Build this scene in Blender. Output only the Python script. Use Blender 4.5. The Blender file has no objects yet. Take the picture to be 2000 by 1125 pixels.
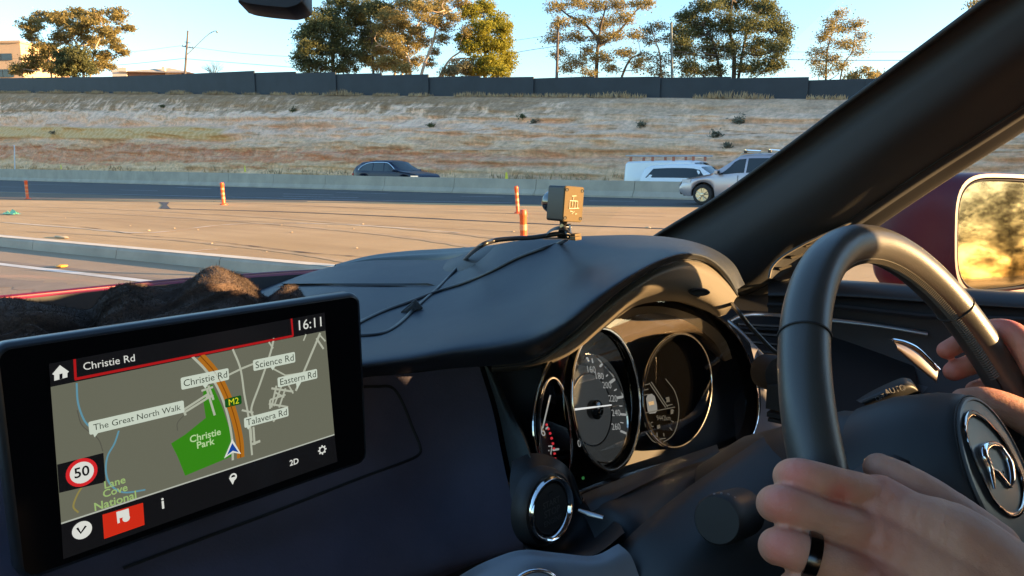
import bpy, bmesh, math, random
import numpy as np
from mathutils import Vector, Matrix, noise as mnoise
from mathutils.bvhtree import BVHTree
R = math.radians
sc = bpy.context.scene
COL = sc.collection
random.seed(7); rng = np.random.default_rng(7)

# ---------------------------------------------------------------- camera
# World axes: +Y is the way our car points, +X its right side, Z up, z=0 the median surface.
F_PX = 1450.0; H = 1.25
YAW = R(52); PITCH = math.atan((562.5-327)/F_PX)
FW = np.array([math.sin(YAW)*math.cos(PITCH), math.cos(YAW)*math.cos(PITCH), -math.sin(PITCH)])
RT = np.array([math.cos(YAW), -math.sin(YAW), 0.0]); UP = np.cross(RT, FW)
C0 = np.array([0, 0, H])
cam = bpy.data.cameras.new('camera'); cam.sensor_width = 36; cam.lens = F_PX/2000*36
cam.clip_start = 0.02; cam.clip_end = 6000
cam.dof.use_dof = False
camo = bpy.data.objects.new('camera', cam); COL.objects.link(camo)
camo.location = (0, 0, H); camo.rotation_euler = (math.pi/2-PITCH, 0, -YAW)
sc.camera = camo

# ---------------------------------------------------------------- light
SUN_AZ = R(152); SUN_EL = R(7.5)
SUN = np.array([math.sin(SUN_AZ)*math.cos(SUN_EL), math.cos(SUN_AZ)*math.cos(SUN_EL), math.sin(SUN_EL)])
w = bpy.data.worlds.new('World'); sc.world = w; w.use_nodes = True
nt = w.node_tree; bg = nt.nodes['Background']
sky = nt.nodes.new('ShaderNodeTexSky'); sky.sky_type = 'NISHITA'; sky.sun_disc = False
sky.sun_elevation = SUN_EL; sky.sun_rotation = SUN_AZ
sky.air_density = 1.0; sky.dust_density = 0.3; sky.ozone_density = 2.6
nt.links.new(sky.outputs[0], bg.inputs[0]); bg.inputs[1].default_value = 0.118
sl = bpy.data.lights.new('sun', 'SUN'); sl.energy = 5.0; sl.angle = R(0.6); sl.color = (1.0, 0.61, 0.27)
slo = bpy.data.objects.new('sun', sl); COL.objects.link(slo)
slo.rotation_euler = Vector(SUN).to_track_quat('Z', 'Y').to_euler()
slo.location = (60, -110, 60)
sc.view_settings.view_transform = 'Standard'; sc.view_settings.look = 'None'
EXPO = 2.35
sc.view_settings.exposure = EXPO; sc.view_settings.gamma = 1.0
sc.cycles.max_bounces = 8; sc.cycles.transparent_max_bounces = 16

# ---------------------------------------------------------------- pixel -> ray helpers
def ray(x, y): return FW + RT*(x-1000)/F_PX + UP*(562.5-y)/F_PX
def at(x, y, d): return C0 + ray(x, y)*d
def atX(x, y, X): r = ray(x, y); return C0 + r*(X/r[0])
def atY(x, y, Y): r = ray(x, y); return C0 + r*(Y/r[1])
def G(x, y, z=0.0): r = ray(x, y); return C0 + r*((z-H)/r[2])
def on_plane(x, y, o, n):
    r = ray(x, y); o = np.asarray(o); n = np.asarray(n); return C0 + r*(np.dot(o-C0, n)/np.dot(r, n))
def lin(r, g, b): # sRGB 0-255 -> linear
    f = lambda c: (c/255/12.92) if c/255 <= .04045 else ((c/255+.055)/1.055)**2.4
    return (f(r), f(g), f(b))
def nrm(v): v = np.asarray(v, float); return v/np.linalg.norm(v)

# ---------------------------------------------------------------- tags
def tag(o, label=None, cat=None, group=None, kind=None):
    if label: o['label'] = label
    if cat: o['category'] = cat
    if group: o['group'] = group
    if kind: o['kind'] = kind
    return o
def empty(name, loc=(0, 0, 0), rz=0, label=None, cat=None, group=None, parent=None):
    o = bpy.data.objects.new(name, None); COL.objects.link(o); o.location = tuple(float(c) for c in loc)
    o.rotation_euler = (0, 0, rz); o.empty_display_size = .1
    if parent: o.parent = parent
    return tag(o, label, cat, group)

# ---------------------------------------------------------------- mesh builder
class MB:
    def __init__(s): s.v = []; s.f = []; s.m = []
    def add(s, vs, fs, mi=0):
        b = len(s.v); s.v += [tuple(float(c) for c in p) for p in vs]; s.f += [tuple(b+i for i in f) for f in fs]; s.m += [mi]*len(fs); return s
    def box(s, c, size, M=None, mi=0):
        x, y, z = [k/2 for k in size]
        p = [Vector((a, b, d)) for a in (-x, x) for b in (-y, y) for d in (-z, z)]
        if M is not None: p = [M @ q for q in p]
        p = [q + Vector([float(k) for k in c]) for q in p]
        return s.add(p, [(0, 1, 3, 2), (4, 6, 7, 5), (0, 4, 5, 1), (2, 3, 7, 6), (0, 2, 6, 4), (1, 5, 7, 3)], mi)
    def tube(s, pts, rad, n=8, cap=True, mi=0, flat=1.0, closed=False):
        P = [Vector([float(c) for c in p]) for p in pts]
        if not hasattr(rad, '__len__'): rad = [rad]*len(P)
        vs = []; fs = []; N = len(P); prev = None
        for i, p in enumerate(P):
            if closed: t = P[(i+1) % N]-P[i-1]
            else: t = P[min(i+1, N-1)]-P[max(i-1, 0)]
            t.normalize()
            if prev is None:
                a = t.orthogonal().normalized()
            else:
                a = (prev - t*prev.dot(t)); a = a.normalized() if a.length > 1e-9 else t.orthogonal().normalized()
            prev = a; b = t.cross(a)
            for k in range(n):
                th = 2*math.pi*k/n; vs.append(p + a*math.cos(th)*rad[i] + b*math.sin(th)*rad[i]*flat)
        for i in range(N if closed else N-1):
            j = (i+1) % N
            for k in range(n): fs.append((i*n+k, i*n+(k+1) % n, j*n+(k+1) % n, j*n+k))
        if cap and not closed: fs.append(tuple(range(n))[::-1]); fs.append(tuple((N-1)*n+k for k in range(n)))
        return s.add(vs, fs, mi)
    def grid(s, A, mi=0, close_u=False, close_v=False):
        A = np.asarray(A, float); a, b = A.shape[:2]; fs = []
        for i in range(a if close_u else a-1):
            for j in range(b if close_v else b-1):
                i2 = (i+1) % a; j2 = (j+1) % b; fs.append((i*b+j, i*b+j2, i2*b+j2, i2*b+j))
        return s.add(A.reshape(-1, 3), fs, mi)
    def poly(s, pts, mi=0): return s.add(pts, [tuple(range(len(pts)))], mi)
    def prism(s, pts, d, mi=0):   # polygon extruded by vector d
        n = len(pts); d = np.asarray(d); vs = list(pts)+[np.asarray(p)+d for p in pts]
        fs = [tuple(range(n))[::-1], tuple(range(n, 2*n))]+[(i, (i+1) % n, n+(i+1) % n, n+i) for i in range(n)]
        return s.add(vs, fs, mi)
    def lathe(s, o, ax, prof, n=48, mi=0, e=None, sy=1.0):  # prof: (radius, height along axis)
        ax = Vector([float(k) for k in ax]).normalized(); a = (Vector([float(k) for k in e]) if e is not None else ax.orthogonal()).normalized(); b = ax.cross(a)
        o = Vector([float(k) for k in o]); vs = []; fs = []
        for r, h in prof:
            for k in range(n):
                th = 2*math.pi*k/n; vs.append(o+ax*h+a*r*math.cos(th)+b*r*math.sin(th)*sy)
        for i in range(len(prof)-1):
            for k in range(n): fs.append((i*n+k, i*n+(k+1) % n, (i+1)*n+(k+1) % n, (i+1)*n+k))
        if prof[0][0] > 1e-6: fs.append(tuple(range(n))[::-1])
        if prof[-1][0] > 1e-6: fs.append(tuple((len(prof)-1)*n+k for k in range(n)))
        return s.add(vs, fs, mi)
    def build(s, name, mat, parent=None, smooth=None, bevel=0, segs=2, label=None, fix=False):
        me = bpy.data.meshes.new(name); me.from_pydata(s.v, [], s.f)
        for m in (mat if isinstance(mat, (list, tuple)) else [mat]): me.materials.append(m)
        me.polygons.foreach_set('material_index', s.m)
        if fix:
            bm = bmesh.new(); bm.from_mesh(me); bmesh.ops.remove_doubles(bm, verts=bm.verts, dist=1e-6)
            bmesh.ops.recalc_face_normals(bm, faces=bm.faces); bm.to_mesh(me); bm.free()
        if smooth is not None:
            me.polygons.foreach_set('use_smooth', [True]*len(me.polygons))
            me.set_sharp_from_angle(angle=R(smooth))
        me.update()
        o = bpy.data.objects.new(name, me); COL.objects.link(o)
        if parent: o.parent = parent
        if bevel:
            b = o.modifiers.new('bevel', 'BEVEL'); b.width = bevel; b.segments = segs; b.limit_method = 'ANGLE'; b.angle_limit = R(35)
        if label: o['label'] = label
        return o
def crom(P, n):      # Catmull-Rom through rows of P (k,3) -> n samples
    P = np.asarray(P, float); k = len(P)
    Q = np.concatenate([[2*P[0]-P[1]], P, [2*P[-1]-P[-2]]]); out = []
    for t in np.linspace(0, k-1, n):
        i = min(int(t), k-2); u = t-i; a, b, c, d = Q[i], Q[i+1], Q[i+2], Q[i+3]
        out.append(.5*((2*b)+(c-a)*u+(2*a-5*b+4*c-d)*u*u+(3*b-a-3*c+d)*u**3))
    return np.array(out)
def loft(rows, nu, nv):   # rows: list of equal-length lists of 3D points
    A = np.array([crom(r, nv) for r in rows])
    B = np.stack([crom(A[:, j], nu) for j in range(nv)], 1)
    return B
def resample(row, n):
    row = np.asarray(row, float); d = np.r_[0, np.cumsum(np.linalg.norm(np.diff(row, axis=0), axis=1))]
    c = crom(row, 200); dd = np.r_[0, np.cumsum(np.linalg.norm(np.diff(c, axis=0), axis=1))]
    t = np.linspace(0, dd[-1], n); return np.stack([np.interp(t, dd, c[:, i]) for i in range(3)], 1)
def eval_mesh(o):
    dg = bpy.context.evaluated_depsgraph_get(); dg.update()
    return bpy.data.meshes.new_from_object(o.evaluated_get(dg))
TXT = {}
def text_geo(body, size, bold=False):     # flat lettering as (verts2d, faces)
    key = (body, bold)
    if key not in TXT:
        cu = bpy.data.curves.new('t', 'FONT'); cu.body = body; cu.size = 1.0; cu.resolution_u = 3
        if bold: cu.offset = .018
        o = bpy.data.objects.new('t', cu); COL.objects.link(o); me = eval_mesh(o)
        vs = np.array([v.co[:2] for v in me.vertices]).reshape(-1, 2); fs = [tuple(p.vertices) for p in me.polygons]
        bpy.data.objects.remove(o); bpy.data.curves.remove(cu); bpy.data.meshes.remove(me)
        TXT[key] = (vs, fs)
    vs, fs = TXT[key]
    return vs*size, fs

# ---------------------------------------------------------------- materials
def new_mat(name):
    m = bpy.data.materials.new(name); m.use_nodes = True; return m, m.node_tree, m.node_tree.nodes['Principled BSDF']
def mat(name, col, rough=.5, metal=0, coat=0, coat_r=.05, spec=None, var=0, vscale=8, bump=0, bscale=200, emit=None, es=1, sheen=0, rvar=0, coords='Object', trans=0, sss=0, dirt=None, dscale=3, damt=.5):
    m, n, b = new_mat(name); N = n.nodes; L = n.links
    b.inputs['Base Color'].default_value = (*col, 1); b.inputs['Roughness'].default_value = rough; b.inputs['Metallic'].default_value = metal
    if coat: b.inputs['Coat Weight'].default_value = coat; b.inputs['Coat Roughness'].default_value = coat_r
    if spec is not None: b.inputs['Specular IOR Level'].default_value = spec
    if sheen: b.inputs['Sheen Weight'].default_value = sheen; b.inputs['Sheen Roughness'].default_value = .5
    if trans: b.inputs['Transmission Weight'].default_value = trans
    if sss: b.inputs['Subsurface Weight'].default_value = sss; b.inputs['Subsurface Radius'].default_value = (.009, .003, .0015); b.inputs['Subsurface Scale'].default_value = 1.0
    if emit is not None: b.inputs['Emission Color'].default_value = (*emit, 1); b.inputs['Emission Strength'].default_value = es
    tc = None
    def T():
        nonlocal tc
        if tc is None: tc = N.new('ShaderNodeTexCoord')
        return tc.outputs[coords]
    def noise(scale, detail=6, rough_=.6):
        t = N.new('ShaderNodeTexNoise'); t.inputs['Scale'].default_value = scale; t.inputs['Detail'].default_value = detail; t.inputs['Roughness'].default_value = rough_
        L.new(T(), t.inputs['Vector']); return t
    cur = None
    if var:
        t = noise(vscale); mx = N.new('ShaderNodeMix'); mx.data_type = 'RGBA'
        lo = tuple(max(0, c*(1-var)) for c in col); hi = tuple(min(1, c*(1+var)) for c in col)
        cr = N.new('ShaderNodeMapRange'); cr.inputs[1].default_value = .3; cr.inputs[2].default_value = .7
        L.new(t.outputs['Fac'], cr.inputs[0]); L.new(cr.outputs[0], mx.inputs[0])
        mx.inputs[6].default_value = (*lo, 1); mx.inputs[7].default_value = (*hi, 1); cur = mx.outputs[2]
    if dirt is not None:
        t = noise(dscale, 8, .65); cr = N.new('ShaderNodeMapRange'); cr.inputs[1].default_value = .45; cr.inputs[2].default_value = .75; cr.inputs[4].default_value = damt
        L.new(t.outputs['Fac'], cr.inputs[0]); mx = N.new('ShaderNodeMix'); mx.data_type = 'RGBA'; L.new(cr.outputs[0], mx.inputs[0])
        if cur: L.new(cur, mx.inputs[6])
        else: mx.inputs[6].default_value = (*col, 1)
        mx.inputs[7].default_value = (*dirt, 1); cur = mx.outputs[2]
    if cur: L.new(cur, b.inputs['Base Color'])
    if rvar:
        t = noise(vscale*2); cr = N.new('ShaderNodeMapRange'); cr.inputs[3].default_value = max(0, rough-rvar); cr.inputs[4].default_value = min(1, rough+rvar)
        cr.inputs[1].default_value = .3; cr.inputs[2].default_value = .7
        L.new(t.outputs['Fac'], cr.inputs[0]); L.new(cr.outputs[0], b.inputs['Roughness'])
    if bump:
        t = noise(bscale, 4); bp = N.new('ShaderNodeBump'); bp.inputs['Strength'].default_value = bump; bp.inputs['Distance'].default_value = .4/bscale
        L.new(t.outputs['Fac'], bp.inputs['Height']); L.new(bp.outputs[0], b.inputs['Normal'])
    return m
def emis(name, col):     # a lit pixel colour of a screen: black glass base, light of its own
    e = .5**EXPO
    return mat(name, (.004, .004, .004), rough=.12, emit=tuple(c*e for c in col), es=1.0, spec=.25)
# ================================================================ THE SETTING
def ztop(y):          # crest height of the cut beside the far carriageway
    if y >= 5: return 4.25+.0625*y if y < 140 else 13.0+.01*(y-140)
    return 4.56
def shade_hill(y):          # unseen rise added behind the view to shade the far lanes
    if y > 2: return 0
    a = min(1, (2-y)/9); b = 1 if y > -29.5 else max(0, 1-(-29.5-y)/2.5)
    return 6.6*a*a*(3-2*a)*b
CREST = 44.5
def kerb_x(y): return 4.70 if y > 16.3 else 5.82-.134*(y-7.88)

def attr_mat_cut():
    m, n, b = new_mat('cut_rock'); N = n.nodes; L = n.links
    at_ = N.new('ShaderNodeAttribute'); at_.attribute_name = 'hfrac'
    geo = N.new('ShaderNodeNewGeometry')
    def vscale(sx, sy, sz):
        mp = N.new('ShaderNodeMapping'); mp.inputs['Scale'].default_value = (sx, sy, sz); L.new(geo.outputs['Position'], mp.inputs[0]); return mp.outputs[0]
    def noise(vec, sc_, det=6, ro=.6, dist=0):
        t = N.new('ShaderNodeTexNoise'); t.inputs['Scale'].default_value = sc_; t.inputs['Detail'].default_value = det; t.inputs['Roughness'].default_value = ro; t.inputs['Distortion'].default_value = dist
        L.new(vec, t.inputs['Vector']); return t.outputs['Fac']
    def math_(op, a, b_=None, c=None):
        t = N.new('ShaderNodeMath'); t.operation = op
        for i, q in enumerate((a, b_, c)):
            if q is None: continue
            if isinstance(q, (int, float)): t.inputs[i].default_value = q
            else: L.new(q, t.inputs[i])
        return t.outputs[0]
    def rng_(a, lo, hi, o0=0, o1=1):
        t = N.new('ShaderNodeMapRange'); L.new(a, t.inputs[0]); t.inputs[1].default_value = lo; t.inputs[2].default_value = hi; t.inputs[3].default_value = o0; t.inputs[4].default_value = o1; return t.outputs[0]
    def mix(f, a, c):
        t = N.new('ShaderNodeMix'); t.data_type = 'RGBA'
        L.new(f, t.inputs[0])
        for q, i in ((a, 6), (c, 7)):
            if isinstance(q, tuple): t.inputs[i].default_value = (*q, 1)
            else: L.new(q, t.inputs[i])
        return t.outputs[2]
    wide = noise(vscale(.6, .045, .6), 1.0, 5, .6)           # long bedding waves
    t1 = math_('ADD', at_.outputs['Fac'], rng_(wide, .3, .7, -.10, .10))
    fine = noise(vscale(1.2, .30, 3.4), 1.0, 8, .72)
    t2 = math_('ADD', t1, rng_(fine, .3, .7, -.06, .06))
    drip = noise(vscale(.5, .9, .22), 1.0, 6, .7)
    topz = math_('MULTIPLY', rng_(at_.outputs['Fac'], .55, .85, 0, 1), rng_(drip, .3, .7, -.15, .13))
    t2 = math_('ADD', t2, topz)
    r = N.new('ShaderNodeValToRGB'); L.new(t2, r.inputs[0]); r.color_ramp.interpolation = 'LINEAR'
    st = [(0, (.52, .41, .26)), (.08, (.58, .48, .33)), (.15, (.70, .60, .44)), (.20, (.60, .47, .33)), (.24, (.56, .29, .18)), (.30, (.62, .47, .37)), (.34, (.54, .27, .18)), (.385, (.70, .57, .42)),
          (.43, (.58, .44, .34)), (.46, (.78, .66, .50)), (.52, (.66, .56, .47)), (.57, (.76, .64, .56)), (.66, (.70, .59, .52)), (.74, (.82, .72, .64)), (.80, (.55, .47, .39)), (.87, (.30, .24, .17)), (1, (.33, .265, .18))]
    e = r.color_ramp.elements
    while len(e) > 1: e.remove(e[-1])
    e[0].position = st[0][0]; e[0].color = (*st[0][1], 1)
    for p, c in st[1:]:
        k = e.new(p); k.color = (*c, 1)
    col = r.outputs[0]
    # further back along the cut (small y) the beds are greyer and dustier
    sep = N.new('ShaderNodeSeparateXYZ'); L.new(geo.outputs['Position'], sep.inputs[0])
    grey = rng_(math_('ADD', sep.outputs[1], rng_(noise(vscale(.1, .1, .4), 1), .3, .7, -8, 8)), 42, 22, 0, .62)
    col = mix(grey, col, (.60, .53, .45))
    # vertical rain runs and rough patches
    runs = noise(vscale(.5, 1.6, .12), 1.0, 5, .65)
    col = mix(rng_(runs, .48, .72, 0, .55), col, (.48, .42, .34))
    for sc__, lo_, hi_, amt in ((.8, .35, .65, .18), (3.2, .35, .65, .17)):
        nn = noise(vscale(1, 1, 1.3), sc__, 5, .7); gv_ = N.new('ShaderNodeMix'); gv_.data_type = 'RGBA'; gv_.blend_type = 'MULTIPLY'; gv_.inputs[0].default_value = 1; gv_.clamp_result = False
        cc_ = N.new('ShaderNodeCombineColor'); v_ = rng_(nn, lo_, hi_, 1-amt, 1+amt*.6)
        for q_ in range(3): L.new(v_, cc_.inputs[q_])
        L.new(col, gv_.inputs[6]); L.new(cc_.outputs[0], gv_.inputs[7]); col = gv_.outputs[2]
    pale = noise(vscale(.5, .30, 1.6), 1.3, 6, .7)
    col = mix(rng_(pale, .60, .72, 0, .6), col, (.74, .69, .61))
    crack = noise(vscale(1.5, .42, 5), 1.5, 8, .75)
    col = mix(rng_(crack, .38, .28, 0, .45), col, (.34, .27, .21))
    # straw matting on the bench at the far left
    sm = N.new('ShaderNodeAttribute'); sm.attribute_name = 'straw'
    stripe = N.new('ShaderNodeTexWave'); stripe.inputs['Scale'].default_value = .35; stripe.inputs['Distortion'].default_value = 1.5; stripe.bands_direction = 'Y'
    L.new(vscale(1, 1, .35), stripe.inputs['Vector'])
    straw = mix(rng_(stripe.outputs['Fac'], .35, 1.0), (.80, .47, .20), (.92, .58, .29))
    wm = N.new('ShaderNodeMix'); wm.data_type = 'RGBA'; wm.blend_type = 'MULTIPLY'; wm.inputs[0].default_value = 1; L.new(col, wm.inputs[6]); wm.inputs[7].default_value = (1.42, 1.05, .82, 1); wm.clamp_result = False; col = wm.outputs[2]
    col = mix(sm.outputs['Fac'], col, straw)
    L.new(col, b.inputs['Base Color']); b.inputs['Roughness'].default_value = .95; b.inputs['Specular IOR Level'].default_value = .1
    bp = N.new('ShaderNodeBump'); bp.inputs['Strength'].default_value = .8; bp.inputs['Distance'].default_value = .16
    L.new(math_('ADD', crack, math_('MULTIPLY', fine, .8)), bp.inputs['Height']); L.new(bp.outputs[0], b.inputs['Normal'])
    return m
def build_cut():
    ys = np.concatenate([np.arange(-60, -34, 1.5), np.arange(-34, 5, .8), np.arange(5, 150, .5), np.arange(150, 330, 4)])
    prof = [(0.0, 0.0), (.03, .012), (.08, .10), (.18, .24), (.28, .37), (.38, .49), (.47, .58), (.53, .615), (.62, .72), (.74, .83), (.86, .93), (.95, .985), (1, 1)]
    pu = np.linspace(0, 1, 120)
    px = np.interp(pu, np.linspace(0, 1, len(prof)), [p[0] for p in prof]); pz = np.interp(pu, np.linspace(0, 1, len(prof)), [p[1] for p in prof])
    toe = 36.5; A = []; hf = []; st = []
    for y in ys:
        zt = ztop(y); row = []
        for u, a, q in zip(pu, px, pz):
            n1 = mnoise.fractal(Vector((a*3, y*.10, q*5)), 1.0, 2.0, 4)
            n2 = mnoise.fractal(Vector((a*8, y*.45, q*14)), .8, 2.1, 5); n3 = mnoise.noise(Vector((2.2, y*.035, q*13+.8*mnoise.noise(Vector((y*.05, 1, 1)))))); n3 = (1 if n3 > .05 else -1)*min(1, abs(n3-.05)*9)
            edge = math.sin(math.pi*min(1, max(0, q)))**.5 if 0 < q < 1 else 0
            s = 0.0
            if y > 63:
                lo = .45+.03*mnoise.noise(Vector((y*.06, 3, 0))); hi = lo+.15
                s = max(0, min(1, (q-lo)/.015))*max(0, min(1, (hi-q)/.02))*max(0, min(1, (y-64-(q-.5)*15)/1.5))
            row.append((toe+a*(CREST-toe)-(n1*.55+n2*.42+n3*.16*(1 if .1 < q < .8 else 0))*edge-s*.45, y, q*zt+n1*.12*edge-(.5 if q == 0 else 0))); hf.append(q); st.append(s)
        h = shade_hill(y)
        for k, (dx, dz) in enumerate(((.6, .02), (2.5, .05), (6, .1), (14, .3), (40, .8), (120, 2), (400, 4), (1500, 6))):
            row.append((CREST+dx, y, zt+dz+h*(1 if dx > 2 else 0))); hf.append(1.0); st.append(0)
        A.append(row)
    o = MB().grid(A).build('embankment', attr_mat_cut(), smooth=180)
    me = o.data
    a = me.attributes.new('hfrac', 'FLOAT', 'POINT'); a.data.foreach_set('value', hf)
    a = me.attributes.new('straw', 'FLOAT', 'POINT'); a.data.foreach_set('value', st)
    tag(o, kind='structure'); return o
cut = build_cut()

# ---------------------------------------------------------------- road surfaces
def road_mat(name, base, alt, tyre, scale=.5, streak=.5, crack=.5, rough=.85):
    m, n, b = new_mat(name); N = n.nodes; L = n.links
    geo = N.new('ShaderNodeNewGeometry')
    def noise(sx, sy, s, det=6, ro=.6):
        mp = N.new('ShaderNodeMapping'); mp.inputs['Scale'].default_value = (sx, sy, 1); L.new(geo.outputs['Position'], mp.inputs[0])
        t = N.new('ShaderNodeTexNoise'); t.inputs['Scale'].default_value = s; t.inputs['Detail'].default_value = det; t.inputs['Roughness'].default_value = ro
        L.new(mp.outputs[0], t.inputs['Vector']); return t.outputs['Fac']
    def rr(a, lo, hi, o0=0, o1=1):
        t = N.new('ShaderNodeMapRange'); L.new(a, t.inputs[0]); t.inputs[1].default_value = lo; t.inputs[2].default_value = hi; t.inputs[3].default_value = o0; t.inputs[4].default_value = o1; return t.outputs[0]
    def mix(f, a, c):
        t = N.new('ShaderNodeMix'); t.data_type = 'RGBA'; L.new(f, t.inputs[0])
        for q, i in ((a, 6), (c, 7)):
            if isinstance(q, tuple): t.inputs[i].default_value = (*q, 1)
            else: L.new(q, t.inputs[i])
        return t.outputs[2]
    col = mix(rr(noise(1, 1, scale), .35, .65), base, alt)
    col = mix(rr(noise(1, .08, 1.1, 5), .45, .75, 0, streak), col, tyre)
    col = mix(rr(noise(1, 1, 60, 3, .8), .4, .7, 0, .35), col, tuple(c*.6 for c in base))
    L.new(col, b.inputs['Base Color']); b.inputs['Roughness'].default_value = rough; b.inputs['Specular IOR Level'].default_value = .25
    bp = N.new('ShaderNodeBump'); bp.inputs['Strength'].default_value = .35; bp.inputs['Distance'].default_value = .01
    L.new(noise(1, 1, 90, 3, .7), bp.inputs['Height']); L.new(bp.outputs[0], b.inputs['Normal'])
    return m
M_MED = road_mat('worn_median_surface', (.49, .315, .145), (.59, .395, .20), (.38, .24, .115), scale=.35, streak=.85)
M_NEAR = road_mat('near_lane_surface', (.33, .24, .155), (.39, .285, .185), (.26, .19, .125), scale=.5, streak=.5)
M_ASPH = road_mat('far_asphalt', (.088, .080, .074), (.105, .095, .088), (.070, .064, .060), scale=.3, streak=.4)
M_TAR = mat('tar', (.05, .043, .038), rough=.7, var=.3, coords='Object')
M_WHITE = mat('road_paint', (.62, .60, .55), rough=.7, dirt=(.30, .25, .19), dscale=1.2, damt=.7)
M_FAINT = mat('worn_road_paint', (.42, .42, .41), rough=.8, dirt=(.10, .10, .10), dscale=1.5, damt=.8)
M_CONC = mat('kerb_concrete', (.40, .34, .27), rough=.85, var=.15, vscale=1.5, dirt=(.30, .26, .21), dscale=2, damt=.5)
M_DIRT = mat('ground_dirt', (.25, .20, .14), rough=.95, var=.25, vscale=.3)
ground = MB().poly([(-3000, -3000, -.30), (3000, -3000, -.30), (3000, 3000, -.30), (-3000, 3000, -.30)]).build('ground', M_DIRT); tag(ground, kind='structure')
ys = np.arange(-60, 331, 6.0)
nr = MB().grid([[(-60, y, -.16), (kerb_x(y)+.1, y, -.16)] for y in ys]).build('near_road', M_NEAR); tag(nr, kind='structure')
def zfar(y): return float(np.interp(y, [-60, 20, 32, 85, 200], [-.35, -.35, 0, .4, .6]))
md = MB().grid([[(kerb_x(y)+.22, y, 0.0), (27.5, y, 0.0), (27.6, y, zfar(y)), (34.0, y, zfar(y)), (40.5, y, zfar(y))] for y in ys]).build('median', M_MED); tag(md, kind='structure')
kb = MB()
for y0 in np.arange(-60, 330, 2.4):
    y1 = y0+2.385; a, b_ = kerb_x(y0), kerb_x(y1)
    sec = lambda x, y: [(x, y, -.2), (x+.03, y, -.03), (x+.06, y, .004), (x+.30, y, .006), (x+.30, y, -.2)]
    kb.grid([sec(a, y0), sec(b_, y1)]); kb.poly(sec(a, y0)); kb.poly(sec(b_, y1)[::-1])
kt_ = MB().grid([[(kerb_x(y)+.07, y, .0095), (kerb_x(y)+.27, y, .0105)] for y in np.arange(-58, 324, 2.0)]); tag(kt_.build('kerb_top_strip', mat('pale_kerb_top', (.72, .62, .47), rough=.8, dirt=(.45, .37, .27), dscale=2.5, damt=.7)), kind='structure')  # pale strip laid along the kerb top to brighten it
ko = kb.build('kerb', M_CONC); tag(ko, kind='structure')
# asphalt of the far lanes: its near edge tapers
edge = [(26.9, -60), (25.4, -5), (22.21, 11.01), (20.1, 15.8), (18.23, 21.44), (16.62, 27.93), (14.14, 44.5), (10.5, 80), (7.5, 140), (6.5, 330)]
sh_ = MB().poly([G(x, y)+np.array([0, 0, .003]) for x, y in ((-400, 367), (0, 375.5), (250, 382.6), (433, 388.3), (600, 392.5), (600, 394), (433, 391), (250, 389.5), (0, 389.5), (-400, 388))][::-1]); tag(sh_.build('median_shade_strip', road_mat('median_shade_colour', (.17, .125, .085), (.21, .155, .105), (.13, .10, .07))), kind='structure')  # dark strip paints the shade lying on the median beside the lanes
rd = MB()
for (xa, ya), (xb, yb) in zip(edge[:-1], edge[1:]): rd.poly([(xa, ya, .004), (27.3, ya, .004), (27.3, yb, .004), (xb, yb, .004)])
for ya, yb in zip(ys[:-1], ys[1:]): rd.poly([(27.7, ya, zfar(ya)+.004), (36, ya, zfar(ya)+.004), (36, yb, zfar(yb)+.004), (27.7, yb, zfar(yb)+.004)])
rdo = rd.build('road', M_ASPH); tag(rdo, kind='structure')
def stripe(mb, pts, wd, z):
    P = [np.array([p[0], p[1], z]) for p in pts]
    for a, b_ in zip(P[:-1], P[1:]):
        d = nrm(b_-a); s_ = np.array([-d[1], d[0], 0])*wd/2
        mb.poly([a-s_, b_-s_, b_+s_, a+s_])
def ribbon(mb, pts, wd, z, jit=.25, n=40):
    c = crom([np.array([p[0], p[1], z]) for p in pts], n); L_ = []; 
    for i, p in enumerate(c):
        d = nrm(c[min(i+1, n-1)]-c[max(i-1, 0)]); s_ = np.array([-d[1], d[0], 0])*wd/2*(1+random.uniform(-jit, jit)); L_.append([p-s_, p+s_])
    mb.grid(L_)
lm = MB()
for a, b_ in [((0, 365), (44, 366)), ((52, 360), (154, 362)), ((233, 371), (308, 373)), ((343, 366), (413, 369)), ((553, 379), (651, 381)), ((657, 376), (757, 378.5)), ((552, 383.5), (700, 386.5)), ((1150, 392.5), (1240, 393.5)), ((900, 383.5), (985, 385))]:
    stripe(lm, [G(*a), G(*b_)], .13, .008)
stripe(lm, [G(0, 374.6), G(220, 379.5), G(437, 385), G(700, 391), G(1000, 396.5)], .12, .008)
lmo = lm.build('lane_marking', M_FAINT); tag(lmo, kind='structure')
wl = MB(); a = G(0, 515.5, -.156); b_ = G(300, 550.5, -.156); d = nrm(b_-a)
stripe(wl, [a-d*20, b_+d*.15], .15, -.156)
wlo = wl.build('edge_line', M_WHITE); tag(wlo, kind='structure')
tr = MB()
def tarline(pp, wd, z=.008, jit=.3, n=40): ribbon(tr, [G(*p) for p in pp], wd, z, jit, n)
tarline([(-60, 388), (60, 390.5), (200, 393), (320, 395)], .14)
tr.poly([G(311, 395) + [0, 0, .008], G(331, 395) + [0, 0, .008], G(326, 401)+[0, 0, .008], G(333, 408) + [0, 0, .008], G(312, 408) + [0, 0, .008], G(318, 401)+[0, 0, .008]][::-1])
tarline([(322, 408), (520, 413), (700, 420), (900, 430), (1110, 440), (1270, 446), (1420, 452)], .15)
tarline([(440, 395), (600, 402), (800, 411), (1000, 417), (1300, 423)], .05)
tarline([(265, 460), (380, 468), (500, 482), (600, 494), (700, 502), (820, 515)], .035, jit=.8)
tarline([(60, 437), (150, 442), (260, 458)], .02, jit=.8)
tro = tr.build('tar_seam', M_TAR); tag(tro, kind='structure')
M_PATCH = mat('pale_scar', (.56, .45, .32), rough=.9, var=.2, vscale=2)
pc = MB()
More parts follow.
